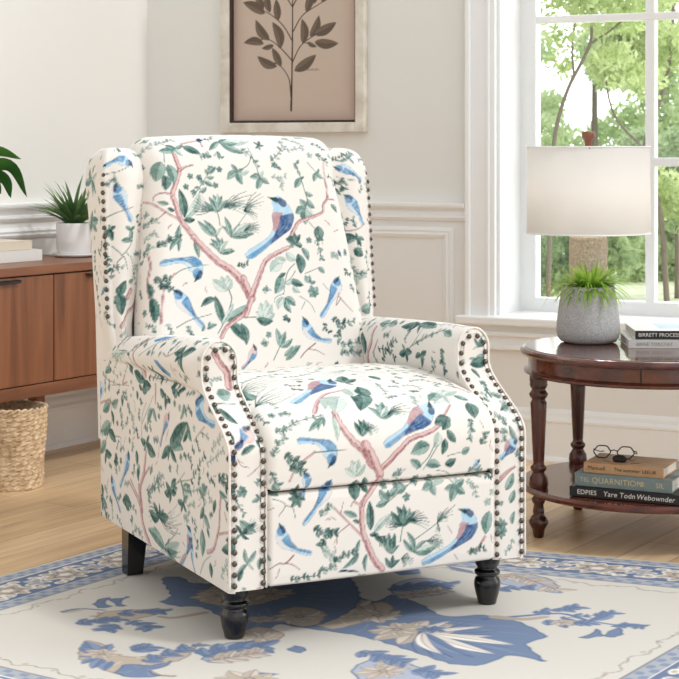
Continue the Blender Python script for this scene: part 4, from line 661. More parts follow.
# ------------------------------------------------------------------ rug
RC = [np.array(p) for p in ((-.387, 4.544), (1.306, 3.913), (.226, 2.385), (-1.2, 3.40))]; RW, RH = 1.78, 1.62
rc = Canvas(-5, 1785, -5, 1625, 3.0, PALC['rc']); rc.soft = 3.0; rc.lw = 3.2
for mo in MOTIFS['rug']: rc.draw(mo)
def rug_border(c):
    U, V = np.meshgrid(c.u0 + np.arange(c.w) * c.mm, c.v0 + np.arange(c.h) * c.mm)
    E = np.stack([U, RW * 1000 - U, V, RH * 1000 - V]); k = E.argmin(0); d = E.min(0); s = np.where(k < 2, V, U)
    def over(mask, col): c.im[mask] = col
    blue, blu2, grey, tan, crm = (.43, .49, .60), (.53, .58, .67), (.66, .68, .71), (.74, .69, .62), (.89, .87, .84)
    # thin trailing line round the field
    y = 262 + 9 * np.sin(s / 23.) + 5 * np.sin(s / 9. + 1)
    over((abs(d - y) < 2) & (d > 228), (.62, .6, .57)); over((np.hypot((s % 74) - 37, d - 266) < 7) & (d > 228), (.74, .71, .67))
    over(d < 228, grey)
    over(((d > 12) & (d < 48) & (np.sin(s / 7.) * np.sin((d - 12) / 6.) > .15)), blu2)
    over(((d > 184) & (d < 222) & (np.sin(s / 7.) * np.sin((d - 184) / 6.) > .15)), blu2)
    over((d > 52) & (d < 182), blue)
    P = 205.; ph = s % P - P / 2; sg = np.where((s // P) % 2 < 1, 1, -1); y = d - 117
    vine = abs(y - 34 * np.sin(s * PI / P)) < 5; inb = (d > 54) & (d < 180)
    over(vine & inb, crm)
    an = np.arctan2(y, ph); r = np.hypot(ph / 1.35, y); pet = 40 * (1 + .22 * np.cos(7 * an))
    over((r < pet + 7) & inb, crm); over((r < pet) & inb, tan); over((r < pet * .62) & (r > pet * .5) & inb, blue); over((r < 12) & inb, crm)
    p2 = (s + P / 2) % P - P / 2; an2 = np.arctan2(y, p2); r2 = np.hypot(p2, y - 8 * sg); pe2 = 26 * (1 + .4 * np.cos(5 * an2))
    over((r2 < pe2 + 5) & inb, crm); over((r2 < pe2 - 3) & inb, (.66, .66, .68))
    for off, yy in ((52, 38), (-52, -38), (58, -36), (-58, 36), (84, 44), (-84, -44)):
        over((np.hypot((ph - off) * .7 + y * .2, y - yy) < 12) & inb, crm); over((np.hypot((ph - off) * .7 + y * .2, y - yy) < 6) & inb, tan)
    over((d > 48) & (d < 53), crm); over((d > 181) & (d < 186), crm); over((d > 222) & (d < 229), (.55, .55, .57)); over(d < 9, (.86, .84, .80))
rug_border(rc)
ns, nt_ = int(RW / .0032), int(RH / .0032)
S, T = np.meshgrid(np.linspace(0, 1, ns), np.linspace(0, 1, nt_))
XY = (1 - S)[..., None] * (1 - T)[..., None] * RC[0] + S[..., None] * (1 - T)[..., None] * RC[1] + S[..., None] * T[..., None] * RC[2] + (1 - S)[..., None] * T[..., None] * RC[3]
Z = np.full(S.shape, .005); Z[0, :] = Z[-1, :] = 0.0005; Z[:, 0] = Z[:, -1] = .0005
rug = grid_obj('area_rug', np.dstack([XY, Z]), M_rug, None, np.dstack([S * RW, T * RH]), rc, flip=True)
tag(rug, 'cream area rug with blue flowers and blue patterned border under the armchair', 'rug')

# ------------------------------------------------------------------ armchair
CH = thing('wingback_armchair', 'wingback armchair in cream bird and branch print fabric with nailhead trim', 'armchair', (.079 + .439 * .03, 3.553 - .898 * .03, .0056), math.atan2(.439, .898))
cv = {'back': Canvas(-400, 400, -20, 760), 'front': Canvas(-330, 330, 90, 1000), 'side': Canvas(-60, 960, 90, 860), 'wingl': Canvas(80, 640, 540, 1060), 'wingr': Canvas(80, 640, 540, 1060),
      'rarm': Canvas(-40, 900, 220, 780), 'afl': Canvas(230, 380, 90, 680), 'afr': Canvas(230, 380, 90, 680)}
for k, c in cv.items():
    for mo in MOTIFS[k]: c.draw(mo)
    c.fill({'side': 1500, 'front': 700, 'back': 500}.get(k, 260), len(k) + 3, 10 if k == 'side' else 12); c.mottle(5)
ST = .0024
def bfa(z):                                                     # front edge of an arm in side view
    t = np.clip((z - .385) / .140, 0, 1); return .152 * t * t * (3 - 2 * t)
def arc(P):
    return np.concatenate([[0], np.cumsum(np.linalg.norm(np.diff(P, axis=0), axis=1))])
def resample(P, step):
    P = np.array(P, float); s = arc(P); n = max(3, int(s[-1] / step)); q = np.linspace(0, s[-1], n)
    return np.stack([np.interp(q, s, P[:, i]) for i in range(P.shape[1])], 1), q
def normals2(P):                                                # left-hand normals of a planar path
    d = np.gradient(P, axis=0); d /= np.linalg.norm(d, axis=1)[:, None] + 1e-12; return np.stack([-d[:, 1], d[:, 0]], 1)
ARCH = [(.345, .112)] + [(.345, z) for z in np.linspace(.13, .545, 30)] + [(.305 + .040 * math.cos(a), .552 + .046 * math.sin(a)) for a in np.linspace(0.05, PI - .05, 24)] + [(.265, z) for z in np.linspace(.545, .25, 20)]
def arm(sg):
    path, q = resample(ARCH, ST); nr = -normals2(path)          # outward in (o, z)
    nr = np.where((nr[:, :1] * (path[:, :1] - .305) + nr[:, 1:] * np.maximum(0, path[:, 1:] - .545) < 0), -nr, nr)
    z = path[:, 1]; f = bfa(z); bk = np.interp(z, [.115, .45, .56], [.83, .84, .815])
    nb = int(.80 / ST); e = np.linspace(0, 1, nb)
    b = f[:, None] + (bk - f)[:, None] * e[None, :]
    dist = b - f[:, None]; rad = .012
    ins = rad * (1 - np.sqrt(np.clip(1 - (1 - np.clip(dist / rad, 0, 1)) ** 2, 0, 1)))
    inm = np.clip((bk[:, None] - b) / .02, 0, 1); ins = ins + .012 * (1 - np.sqrt(np.clip(1 - (1 - inm) ** 2, 0, 1)))
    o = path[:, :1] - nr[:, :1] * ins; zz = path[:, 1:] - nr[:, 1:] * ins
    outer = (path[:, 0] > .30)[:, None]
    mb_ = np.clip((dist - .0) / .05, 0, 1); mb_ = mb_ * mb_ * (3 - 2 * mb_) * np.clip((.62 - dist) / .45, 0, 1) ** .6
    cz = .478 + .05 * np.clip(dist / .55, 0, 1)
    hump = np.exp(-((path[:, 1:] - .545) / .034) ** 2) * .020 - np.exp(-((path[:, 1:] - cz) / .009) ** 2) * .011 + .005 * np.sin((path[:, 1:] - .115) / .37 * PI) * (path[:, 1:] < .485)
    o = o + np.where(outer, hump * mb_, 0)
    o = o - np.where(~outer, np.exp(-((path[:, 1:] - .55) / .03) ** 2) * .006, 0)
    lo = (z < .1125)[:, None]
    zz = zz - (.048 if sg < 0 else .024) * np.clip((dist - .08) / .5, 0, 1) ** 1.3 * np.clip((path[:, 1:] - .42) / .15, 0, 1)
    P = np.dstack([sg * o, b, zz])
    if sg < 0: uv = np.dstack([b, np.broadcast_to(.112 + q[:, None], b.shape)]); cn = cv['side']
    else: uv = np.dstack([b, np.broadcast_to(.25 + (q[-1] - q)[:, None], b.shape)]); cn = cv['rarm']
    A = grid_obj('arm', P, M_fabric, CH, uv, cn, flip=(sg > 0))
    # front facing panel of the arm
    zs = np.arange(.115, .5985, ST); top = np.clip((zs - .552) / .046, 0, 1); hw = .040 * np.sqrt(np.clip(1 - top ** 2, 0, 1)) - .002
    t = np.linspace(-1, 1, 40); O = .305 + hw[:, None] * t[None, :]
    Bq = bfa(zs)[:, None] + .011 - .010 * np.sqrt(np.clip(1 - np.abs(t[None, :]) ** 6, 0, 1)) * np.clip((.5985 - zs[:, None]) / .006, 0, 1)
    Zq = np.broadcast_to(zs[:, None], O.shape)
    F = grid_obj('arm_front', np.dstack([sg * O, Bq, Zq]), M_fabric, A, np.dstack([O, Zq]), cv['afl' if sg < 0 else 'afr'], flip=(sg < 0))
    # closing piece under the arm
    MB().box(min(sg * .268, sg * .342), max(sg * .268, sg * .342), .012, .82, .113, .13).build('bottom_edge', M_dark, A)
    # piping down both edges of the front panel
    pp = MB()
    for sd in (1, -1):
        pts = [(sg * (.305 + sd * .0395), bfa(zq) + .002, zq) for zq in np.linspace(.117, .552, 50)]
        if sd == 1: pts += [(sg * (.305 + .0395 * math.cos(a)), bfa(.555) + .002, .552 + .0455 * math.sin(a)) for a in np.linspace(.1, PI / 2, 10)]
        else: pts += [(sg * (.305 + .0395 * math.cos(a)), bfa(.555) + .002, .552 + .0455 * math.sin(a)) for a in np.linspace(PI - .1, PI / 2, 10)]
        pp.tube(pts, .0028, 6)
    pp.build('piping', M_pipe, A, True)
    return A
M_pipe = mat('cream_piping', (.93, .905, .875), .8, .1, 500)
armL, armR = arm(-1), arm(1)
# wings
def wing(sg):
    rows = np.concatenate([np.arange(.40, .915, ST), np.full(36, .915)]); th = np.concatenate([np.zeros(len(rows) - 36), np.linspace(0, PI / 2, 37)[1:]])
    allP = []; allUV = []; npth = None
    for zz, a in zip(rows, th):
        f = .73 + .12 * (zz - .60); bk = float(np.interp(zz, [.55, .97], [.805, .945])); wi = np.interp(zz, [.58, .75, .95], [.292, .262, .232])
        pts = [(.350, bk), (.355, bk - .02), (.357, f + .02)] + [(.357 - .014 + .014 * math.cos(x), f + .014 - .014 * math.sin(x)) for x in np.linspace(.2, PI / 2, 6)]
        mid = (.343 + wi + .02) / 2
        pts += [(o, f - .016 * math.sin(PI * (.343 - o) / (.343 - wi - .02))) for o in np.linspace(.343, wi + .02, 14)[1:-1]]
        pts += [(wi + .02 - .02 * math.sin(x), f + .02 - .02 * math.cos(x)) for x in np.linspace(0.1, PI / 2, 7)] + [(wi, f + .04), (wi + .005, bk - .05)]
        pts = [(o - .0135 * max(0.0, min(1.0, (.60 - zz) / .12)) if o > .33 else o, b_) for o, b_ in pts]
        P = np.array(pts)
        if npth is None: npth = int(arc(P)[-1] / ST)
        s = arc(P); qq = np.linspace(0, s[-1], npth); P = np.stack([np.interp(qq, s, P[:, 0]), np.interp(qq, s, P[:, 1])], 1)
        cc = np.array([.300, (f + bk) / 2]); k = max(0.0, math.cos(a)) ** .65
        # print: u = o on the front, continuing round the outer side by length
        ist = np.argmin(np.abs(P[:, 0] - .343) + 10 * (P[:, 1] > f + .015)); u = .343 + (qq[ist] - qq)
        P3 = cc + (P - cc) * k; zt = zz + .085 * math.sin(a)
        allP.append(np.stack([sg * P3[:, 0], P3[:, 1], np.full(npth, zt)], 1)); allUV.append(np.stack([u, np.full(npth, zt + .02 * math.sin(a))], 1))
    W = grid_obj('wing', np.array(allP), M_fabric, CH, np.array(allUV), cv['wingl' if sg < 0 else 'wingr'], flip=(sg > 0))
    return W
wingL, wingR = wing(-1), wing(1)
# cushions from a profile in (b, z)
def padded(name, prof, hw, canvas, uvoff, rad, puff=0.0, parent=CH, turn=.05, side_uv=True):
    prof, s = resample(prof, ST); nr = normals2(prof)
    c = prof.mean(0)
    if ((prof - c) * nr).sum() < 0: nr = -nr
    # across: flat middle, rounded edge, then straight back
    na = int(.5 / ST); fl = np.linspace(-1, 1, na); nq = 22; an = np.linspace(0, PI / 2, nq)[1:]; ex = np.linspace(0, turn, 14)[1:]
    H = np.array([hw(zz) for zz in prof[:, 1]])
    xs = []; dl = []; ua = []
    for k in range(-(nq - 1) - len(ex), 0):
        i = -k - 1
        if i >= nq - 1: e = ex[i - nq + 1]; xs.append(-1.0); dl.append(rad + e); ua.append(-(rad * PI / 2 + e))
        else: xs.append(-1.0); dl.append(rad * (1 - math.cos(an[i]))); ua.append(-rad * an[i])
    L = len(xs); R_ = [(x, d, u) for x, d, u in zip(xs, dl, ua)]
    cols = []
    for (x, d, u) in R_:
        i = u
        sx = rad * math.sin(min(PI / 2, -u / rad)); cols.append((-(H - rad) - sx, d, -(H - rad) + u))
    for f in fl: cols.append(((H - rad) * f, 0.0, (H - rad) * f))
    for (x, d, u) in R_[::-1]:
        sx = rad * math.sin(min(PI / 2, -u / rad)); cols.append(((H - rad) + sx, d, (H - rad) - u))
    X = np.stack([c_[0] for c_ in cols], 1); D = np.array([c_[1] for c_ in cols])[None, :]; U = np.stack([c_[2] for c_ in cols], 1)
    pf = puff * np.clip(1 - (X / H[:, None]) ** 2, 0, 1) * np.sin(PI * np.linspace(0, 1, len(s)))[:, None]
    B = prof[:, :1] - nr[:, :1] * (D - pf); Zz = prof[:, 1:] - nr[:, 1:] * (D - pf)
    V = np.broadcast_to((s + uvoff)[:, None], X.shape)
    return grid_obj(name, np.dstack([X, B, Zz]), M_fabric, parent, np.dstack([U, V]), canvas)
pb = spline([(.59, .40), (.63, .55), (.673, .72), (.710, .86), (.742, .955), (.765, .992), (.798, 1.017), (.842, 1.023), (.880, 1.012), (.898, .97), (.900, .93), (.88, .80)], 8)
padded('back_cushion', pb, lambda z: float(np.interp(z, [.40, .55, .75, .93, .99, 1.04], [.292, .292, .274, .254, .262, .270])), cv['back'], 0.0, .050, .012)
ob = [(.76, .30), (.78, .60), (.86, .90), (.868, .93)] + [(.902 - .034 * math.cos(a), .955 + .030 * math.sin(a)) for a in np.linspace(.1, PI, 14)] + [(.935, .90), (.815, .58), (.825, .45), (.825, .115), (.80, .115)]
padded('outer_back', ob, lambda z: float(np.interp(z, [.1, .6, 1.0], [.343, .345, .335])), cv['back'], -.32, .03, 0)
sp = [(.05, .308), (.02, .308), (-.002, .309), (-.010, .313), (-.012, .34)] + [(.085 - .097 * math.cos(a), .375 + .092 * math.sin(a)) for a in np.linspace(0, 1.35, 15)] + [(.12, .473), (.22, .487), (.36, .492), (.50, .482), (.69, .46)]
padded('seat_cushion', sp, lambda z: .272, cv['front'], .246, .026, .008)
fp = [(.03, .117), (.004, .117), (-.006, .122), (-.008, .14), (-.008, .285), (-.005, .298), (.004, .303), (.03, .303)]
padded('footrest', fp, lambda z: .2635, cv['front'], .085, .010, .004, turn=.03)
MB().box(-.262, .262, .03, .81, .125, .30).build('frame_light_block', M_dark, CH)  # hidden black frame box, added to block light under the seat
# legs
lp = [(.0305, .125), (.031, .112), (.030, .100), (.026, .086), (.0215, .079), (.0225, .076), (.0275, .073), (.0285, .069), (.0275, .065), (.0225, .062), (.0225, .060), (.0265, .056), (.0290, .048), (.0288, .038), (.0262, .024), (.0220, .010), (.0205, .002), (.019, .0)]
for sx in (-.300, .300):
    MB().lathe(lp[::-1], 32, (sx, .085, 0)).build('leg', M_black, CH, True)
for sx in (-1, 1):
    lg = MB(); v = []
    for zq, h, dx, dy in ((0, .019, .0, .02), (.13, .025, 0, 0)):
        for ax, ay in ((-1, -1), (1, -1), (1, 1), (-1, 1)): v.append((sx * .314 + ax * h, .655 + dy + ay * h, zq))
    lg.add(v, [(3, 2, 1, 0), (4, 5, 6, 7), (0, 1, 5, 4), (1, 2, 6, 5), (2, 3, 7, 6), (3, 0, 4, 7)]).build('leg', M_black, CH)
# nailheads: each a domed pin of its own
dome = MB().lathe([(.0060, 0), (.0059, .0012), (.0050, .0028), (.0032, .0040), (.0012, .0045), (.0002, .0046)], 10)
dme = bpy.data.meshes.new('nailhead'); dme.from_pydata(dome.v, [], dome.f); dme.shade_smooth(); dme.materials.append(M_steel)
nails = []
def along(pts, step):
    P = np.array(pts, float); s = arc(P); n = max(1, int(round(s[-1] / step))); q = np.linspace(0, s[-1], n + 1)
    return [np.array([np.interp(x, s, P[:, i]) for i in range(3)]) for x in q]
def face(z): d = (bfa(z + .004) - bfa(z - .004)) / .008; n = np.array([0, -1.0, d]); return n / np.linalg.norm(n)
for sg in (-1, 1):
    outl = [(sg * (.304 + .031), bfa(z) - .0005, z) for z in np.linspace(.127, .547, 80)] + [(sg * (.304 + .031 * math.cos(a)), bfa(.555) - .0005, .547 + .034 * math.sin(a)) for a in np.linspace(.1, PI - .1, 16)] + [(sg * (.304 - .031), bfa(z) - .0005, z) for z in np.linspace(.547, .127, 80)]
    for p in along(outl, .0222): nails.append((p, face(p[2]), sg))
for sg in (-1, 1):
    wl = [(sg * .3555, .73 + .12 * (z - .60) + .004, z) for z in np.linspace(.60, .955, 20)]
    for i, p in enumerate(along(wl, .0215)):
        k = max(0, (p[2] - .915) / .05); p = p + np.array([-sg * .012 * k, .006 * k, 0]); nails.append((p, np.array([sg * .72, -.69, .05]), sg))
nails.sort(key=lambda q: q[0][1] + q[2] * .2)
rest = MB()
for i, (p, n, sg) in enumerate(nails):
    rot = Vector(tuple(n)).to_track_quat('Z', 'Y')
    if i < 100:
        o = bpy.data.objects.new('nailhead', dme); o.location = tuple(p); o.rotation_euler = rot.to_euler(); link(o, CH)
    else: rest.add([rot @ Vector(v) + Vector(tuple(p)) for v in dome.v], dome.f)
ro = rest.build('nailhead_row', M_steel, CH, True); ro['kind'] = 'stuff'

# ------------------------------------------------------------------ side table
TX, TY, TR, TH = .806, 4.47, .33, .4835
TB = thing('side_table', 'round mahogany side table with turned legs and a lower shelf under the window', 'side table', (TX, TY, 0), math.radians(15)); TB.scale = (1, 1, .4835 / .487)
MB().lathe([(.30, .465), (TR - .012, .465), (TR - .004, .468), (TR, .474), (TR - .001, .479), (TR - .007, .4835), (TR - .012, .485), (TR - .016, .487)], 96).build('table_top', M_mahog, TB, False)
ap = MB().lathe([(.285, .417), (.316, .417), (.320, .420), (.320, .425), (.314, .428), (.308, .431), (.308, .465), (.285, .465)], 96)
AP = ap.build('apron', M_mahog, TB, False)
# drawer front: a thin raised field between two fine lines
def arcband(a0, a1, r0, r1, z0, z1, n=24):
    mb = MB(); v = []
    for i in range(n + 1):
        a = a0 + (a1 - a0) * i / n
        for r, z in ((r0, z0), (r1, z0), (r1, z1), (r0, z1)): v.append((r * math.cos(a), r * math.sin(a), z))
    f = [(i * 4 + k, i * 4 + (k + 1) % 4, i * 4 + 4 + (k + 1) % 4, i * 4 + 4 + k) for i in range(n) for k in range(4)] + [(3, 2, 1, 0), (4 * n, 4 * n + 1, 4 * n + 2, 4 * n + 3)]
    return mb.add(v, f)
A_ = math.radians(-15)
arcband(math.radians(198) + A_, math.radians(257) + A_, .300, .3095, .433, .463).build('drawer', M_mahog, AP)
for dg in (197.5, 257.5): arcband(math.radians(dg - .25) + A_, math.radians(dg + .25) + A_, .30, .3085, .432, .464, 2).build('drawer_gap', M_dark, AP)
MB().lathe([(.29, .112), (TR - .006, .112), (TR, .117), (TR, .123), (TR - .006, .130)], 96).build('shelf', M_mahog, TB, False)
tl = [(.012, 0), (.0135, .004), (.0165, .022), (.024, .034), (.0255, .042), (.020, .052), (.0135, .060), (.0155, .066), (.0145, .072), (.0125, .085), (.0175, .094), (.0185, .100), (.014, .106), (.0145, .112), (.0225, .122), (.0255, .140), (.0235, .155), (.0165, .166), (.0150, .170), (.0205, .177), (.0210, .183), (.0155, .189), (.0140, .193)]
tl += [(.0145, .20), (.0175, .26), (.0205, .33), (.0215, .350), (.0180, .356), (.0175, .360), (.0225, .366), (.0250, .373), (.0200, .380), (.0170, .385), (.0215, .391), (.0235, .397), (.0225, .402), (.0235, .408), (.0235, .420)]
for dg in (195, 118, 28, -72):
    a = math.radians(dg) + A_
    MB().lathe(tl, 20, (.302 * math.cos(a), .302 * math.sin(a), 0)).build('leg', M_mahog_leg, TB, True)
# lamp
LX, LY = .690, 4.715
LP = thing('table_lamp', 'table lamp with white drum shade and speckled stone cylinder base', 'lamp', (LX, LY, TH))
M_stone = mat('speckled_stone', (.79, .73, .65), .8, .2, 200, .28, 160)
M_shade_, nt, b = newmat('lamp_shade_linen'); nt.nodes.remove(b); out = nt.nodes['Material Output']
d = nt.nodes.new('ShaderNodeBsdfDiffuse'); t = nt.nodes.new('ShaderNodeBsdfTranslucent'); mx = nt.nodes.new('ShaderNodeMixShader'); mx.inputs[0].default_value = .5
d.inputs[0].default_value = lin((.965, .955, .94)); t.inputs[0].default_value = lin((.965, .955, .94)); nt.links.new(d.outputs[0], mx.inputs[1]); nt.links.new(t.outputs[0], mx.inputs[2]); nt.links.new(mx.outputs[0], out.inputs[0])
MB().lathe([(.046, 0), (.0525, .004), (.0525, .268), (.051, .276), (.046, .279)], 48).build('lamp_base', M_stone, LP, True)
M_fin = wood('finial_wood', (.40, .22, .15), (.55, .33, .24), .4, (20, 20, 6))
MB().lathe([(.012, .278), (.013, .282), (.009, .290), (.009, .52)], 16).build('stem', M_fin, LP, True)
bl = bpy.data.lights.new('bulb_light', 'POINT'); bl.energy = .9; bl.color = (1, .97, .93); bl.shadow_soft_size = .03
bo = bpy.data.objects.new('bulb_light', bl); bo.location = (0, 0, .40); link(bo, LP)
sh = MB(); r0, r1, z0, z1 = .1705, .1685, .287, .525
sh.lathe([(r0, z0), (r1, z1), (r1 - .002, z1), (r0 - .002, z0), (r0, z0)], 80, cap=False); sh.build('lamp_shade', M_shade_, LP, True)
rm = MB(); rm.tube([(r1 * math.cos(a), r1 * math.sin(a), z1) for a in np.linspace(0, 2 * PI, 64, endpoint=False)], .0022, 6, True); rm.build('shade_rim', M_trim, LP, True)
rm = MB(); rm.tube([(r0 * math.cos(a), r0 * math.sin(a), z0) for a in np.linspace(0, 2 * PI, 64, endpoint=False)], .0022, 6, True)
rm.build('shade_rim', M_trim, LP, True)
sp_ = MB()
for k in range(3): a = 2 * PI * k / 3 + .4; sp_.tube([(0, 0, .52), (r1 * math.cos(a), r1 * math.sin(a), .522)], .002, 6)
sp_.build('shade_spider', M_steel, LP)
MB().lathe([(.009, .520), (.0105, .526), (.0095, .532), (.012, .545), (.0175, .552), (.0185, .560), (.0165, .566), (.006, .569)], 24).build('finial', M_fin, LP, True)
# potted plants
def blades(name, n, length, width, spread, parent, m, z0, r0, droop=1.0, seed=1, el=(10, 85), fold=.2, avoid=None):
    rd = random.Random(seed); V = []; F = []
    for i in range(n):
        az = rd.uniform(0, 2 * PI); e = math.radians(rd.uniform(*el)); L = length * rd.uniform(.65, 1.1); wd = width * rd.uniform(.7, 1.2)
        if avoid and avoid(az): continue
        p = Vector((r0 * rd.random() * math.cos(az), r0 * rd.random() * math.sin(az), z0)); ang = e; sd = Vector((-math.sin(az), math.cos(az), 0)); N = 9
        for k in range(N + 1):
            t = k / N; w_ = wd * (min(1, .55 + t * 2.2) * (1 - t ** 2.2)); up = Vector((-math.sin(ang) * math.cos(az), -math.sin(ang) * math.sin(az), math.cos(ang)))
            b0 = len(V); V += [p - sd * w_ + up * w_ * fold, p.copy(), p + sd * w_ + up * w_ * fold]
            if k: F += [(b0 - 3, b0 - 2, b0 + 1, b0), (b0 - 2, b0 - 1, b0 + 2, b0 + 1)]
            p = p + Vector((math.cos(ang) * math.cos(az), math.cos(ang) * math.sin(az), math.sin(ang))) * (L / N) * spread
            ang -= droop * (1.6 - e * .5) / N
    o = mesh_obj(name, V, F, m, parent, True); return o
M_grass = leafmat('fresh_blades', (.56, .72, .28), (.80, .89, .48), .45); M_agave = leafmat('dark_blades', (.34, .47, .30), (.54, .67, .44), .3); M_mon = leafmat('dark_leaf', (.18, .34, .16), (.30, .48, .22), .3)
M_soil = mat('soil', (.20, .15, .12), .95, .5, 90)
M_speck = mat('grey_speckled_concrete', (.70, .70, .70), .85, .3, 180, .22, 220)
PX, PY = .669, 4.572
PP = thing('potted_grass_plant', 'spiky light green plant in a grey speckled concrete pot in front of the lamp', 'potted plant', (PX, PY, TH))
MB().lathe([(.060, 0), (.074, .004), (.082, .014), (.0855, .030), (.0845, .055), (.079, .095), (.0735, .130), (.071, .148), (.069, .152), (.066, .150), (.066, .135)], 56).build('pot', M_speck, PP, True)
MB().lathe([(.0655, .135), (.05, .138), (.001, .140)], 32).build('soil', M_soil, PP, True)
blades('foliage', 260, .120, .0046, 1.0, PP, M_grass, .138, .042, 1.15, 5, (12, 72), .2, lambda az: math.sin(az) > .42)
blades('foliage', 60, .085, .0046, 1.0, PP, M_grass, .138, .030, .5, 6, (60, 85), .2)
CX_, CY_ = LW((.571, .17, 0))[:2]
CT = .652; la0 = math.atan2(-NL[1], -NL[0])
PC = thing('potted_agave_plant', 'dark green spiky plant in a white pot on the walnut sideboard', 'potted plant', (CX_, CY_, CT))
MB().lathe([(.040, 0), (.060, .001), (.068, .006), (.070, .012), (.066, .012), (.050, .007), (.02, .007)], 40).build('saucer', M_white, PC, True)
MB().lathe([(.046, .008), (.052, .012), (.056, .024), (.0575, .05), (.0575, .108), (.0565, .111), (.054, .110), (.054, .098)], 40).build('pot', M_white, PC, True)
MB().lathe([(.0535, .098), (.03, .101), (.001, .102)], 24).build('soil', M_soil, PC, True)
blades('foliage', 70, .165, .0095, 1.0, PC, M_agave, .100, .024, .55, 9, (34, 88), .35)

# ------------------------------------------------------------------ books
M_page = mat('page_edges', (.90, .875, .83), .9, .1, 400); M_txt_w = mat('pale_lettering', (.92, .90, .86), .6); M_txt_d = mat('dark_lettering', (.22, .17, .13), .6); M_txt_g = mat('gilt_lettering', (.80, .74, .58), .5)
def book(name, label, loc, rz, L, D, T, cover, group, texts=(), pagecol=None):
    """spine along local x at y = 0, depth to +y"""
    t = thing(name, label, 'book', loc, rz, group); c_ = .0022
    cb = MB(); cb.box(0, L, 0, D, 0, c_, .0006, 1); cb.box(0, L, 0, D, T - c_, T, .0006, 1); cb.box(0, L, 0, .004, 0, T, .0012, 2)
    cb.build('cover', cover, t)
    MB().box(.004, L - .004, .004, D - .004, c_, T - c_).build('pages', pagecol or M_page, t)
    for s, x, size, m_, ital in texts:
        cu = bpy.data.curves.new('lettering', 'FONT'); cu.body = s; cu.size = size; cu.extrude = .0003; cu.shear = ital; cu.align_y = 'CENTER'; cu.space_character = 1.05
        ob_ = bpy.data.objects.new('lettering', cu); COL.objects.link(ob_); bpy.context.view_layer.update()
        me = bpy.data.meshes.new_from_object(ob_.evaluated_get(bpy.context.evaluated_depsgraph_get())); bpy.data.objects.remove(ob_)
        me.materials.clear(); me.materials.append(m_); e = bpy.data.objects.new('lettering', me); e.location = (x, -.0004, T / 2); e.rotation_euler = (PI / 2, 0, 0); link(e, t)
    return t
M_bk = mat('black_cover', (.11, .11, .12), .45); M_gg = mat('grey_green_cover', (.48, .53, .52), .6, .1, 300, .06, 60); M_tan = mat('tan_cover', (.74, .58, .42), .6, .1, 300, .10, 40)
M_wc = mat('white_cover', (.90, .90, .89), .35); M_gc = mat('pale_grey_cover', (.82, .815, .80), .5)
ra = math.atan2(-.121, .25); SZ = .1305
book('book', 'black book with white lettering, bottom of the stack on the lower table shelf', (.578, 4.275, SZ), ra, .29, .155, .0245, M_bk, 'books on the lower table shelf', [('EDPIES', .020, .0165, M_txt_w, 0), ('Yare Todn', .088, .018, M_txt_w, .1), ('Webownder', .172, .018, M_txt_w, .2)])
book('book', 'grey green book with gilt lettering, middle of the stack on the lower table shelf', (.592, 4.283, SZ + .025), ra, .25, .15, .0325, M_gg, 'books on the lower table shelf', [('TEL', .014, .015, M_txt_g, 0), ('QUARNITION', .045, .020, M_txt_g, 0), ('TE.', .165, .014, M_txt_g, 0), ('SIL', .208, .018, M_txt_g, 0)])
tb = book('book', 'tan book lying under the black eyeglasses, top of the lower stack', (.615, 4.283, SZ + .058), ra, .205, .14, .0255, M_tan, 'books on the lower table shelf', [('Manuell', .010, .014, M_txt_d, .1), ('The sommer LEEUR', .078, .0125, M_txt_d, 0)])
for k, (s_t, yy, sz) in enumerate((('ser LMEN tod', .045, .016), ('ovnel', .080, .022))):
    cu = bpy.data.curves.new('lettering', 'FONT'); cu.body = s_t; cu.size = sz; cu.extrude = .0002; cu.shear = .2
    ob_ = bpy.data.objects.new('lettering', cu); COL.objects.link(ob_); bpy.context.view_layer.update()
    me = bpy.data.meshes.new_from_object(ob_.evaluated_get(bpy.context.evaluated_depsgraph_get())); bpy.data.objects.remove(ob_); me.materials.clear(); me.materials.append(M_txt_d)
    e = bpy.data.objects.new('lettering', me); e.location = (.04 + .02 * k, yy - .012, .0257); link(e, tb)
rt = math.radians(-2)
book('book', 'pale grey book under the black spined book on the table top', (.752, 4.425, TH), rt - .02, .27, .225, .0225, M_gc, 'books on the table top', [('BIRNE TORCTAT', .02, .012, mat('grey_lettering', (.6, .59, .57), .6), 0)])
ub = book('book', 'white covered book with black spine, on top of the pale grey book', (.770, 4.428, TH + .0228), rt, .25, .22, .0235, M_wc, 'books on the table top', [])
MB().box(.0005, .2495, -.0012, .003, .0008, .0227, .0006, 1).build('spine_band', M_bk, ub)
cu = bpy.data.curves.new('lettering', 'FONT'); cu.body = 'BIRRETT PROCESSISEN'; cu.size = .0135; cu.extrude = .0003; cu.align_y = 'CENTER'
ob_ = bpy.data.objects.new('lettering', cu); COL.objects.link(ob_); bpy.context.view_layer.update()
me = bpy.data.meshes.new_from_object(ob_.evaluated_get(bpy.context.evaluated_depsgraph_get())); bpy.data.objects.remove(ob_); me.materials.clear(); me.materials.append(M_txt_w)
e = bpy.data.objects.new('lettering', me); e.location = (.008, -.0016, .0118); e.rotation_euler = (PI / 2, 0, 0); link(e, ub)
MB().box(.07, .24, .05, .19, .0234, .0238).build('cover_picture', mat('sky_blue_print', (.70, .78, .86), .4, var=.12, vscale=20), ub)
la = math.atan2(DL[1], DL[0])
lb = Vector((-.945, 5.41))
def lbook(label, s0, off, L, D, z, T, cover):
    p = LW((s0, off, 0)); return book('book', label, (p.x, p.y, z), la, L, D, T, cover, 'books on the sideboard')
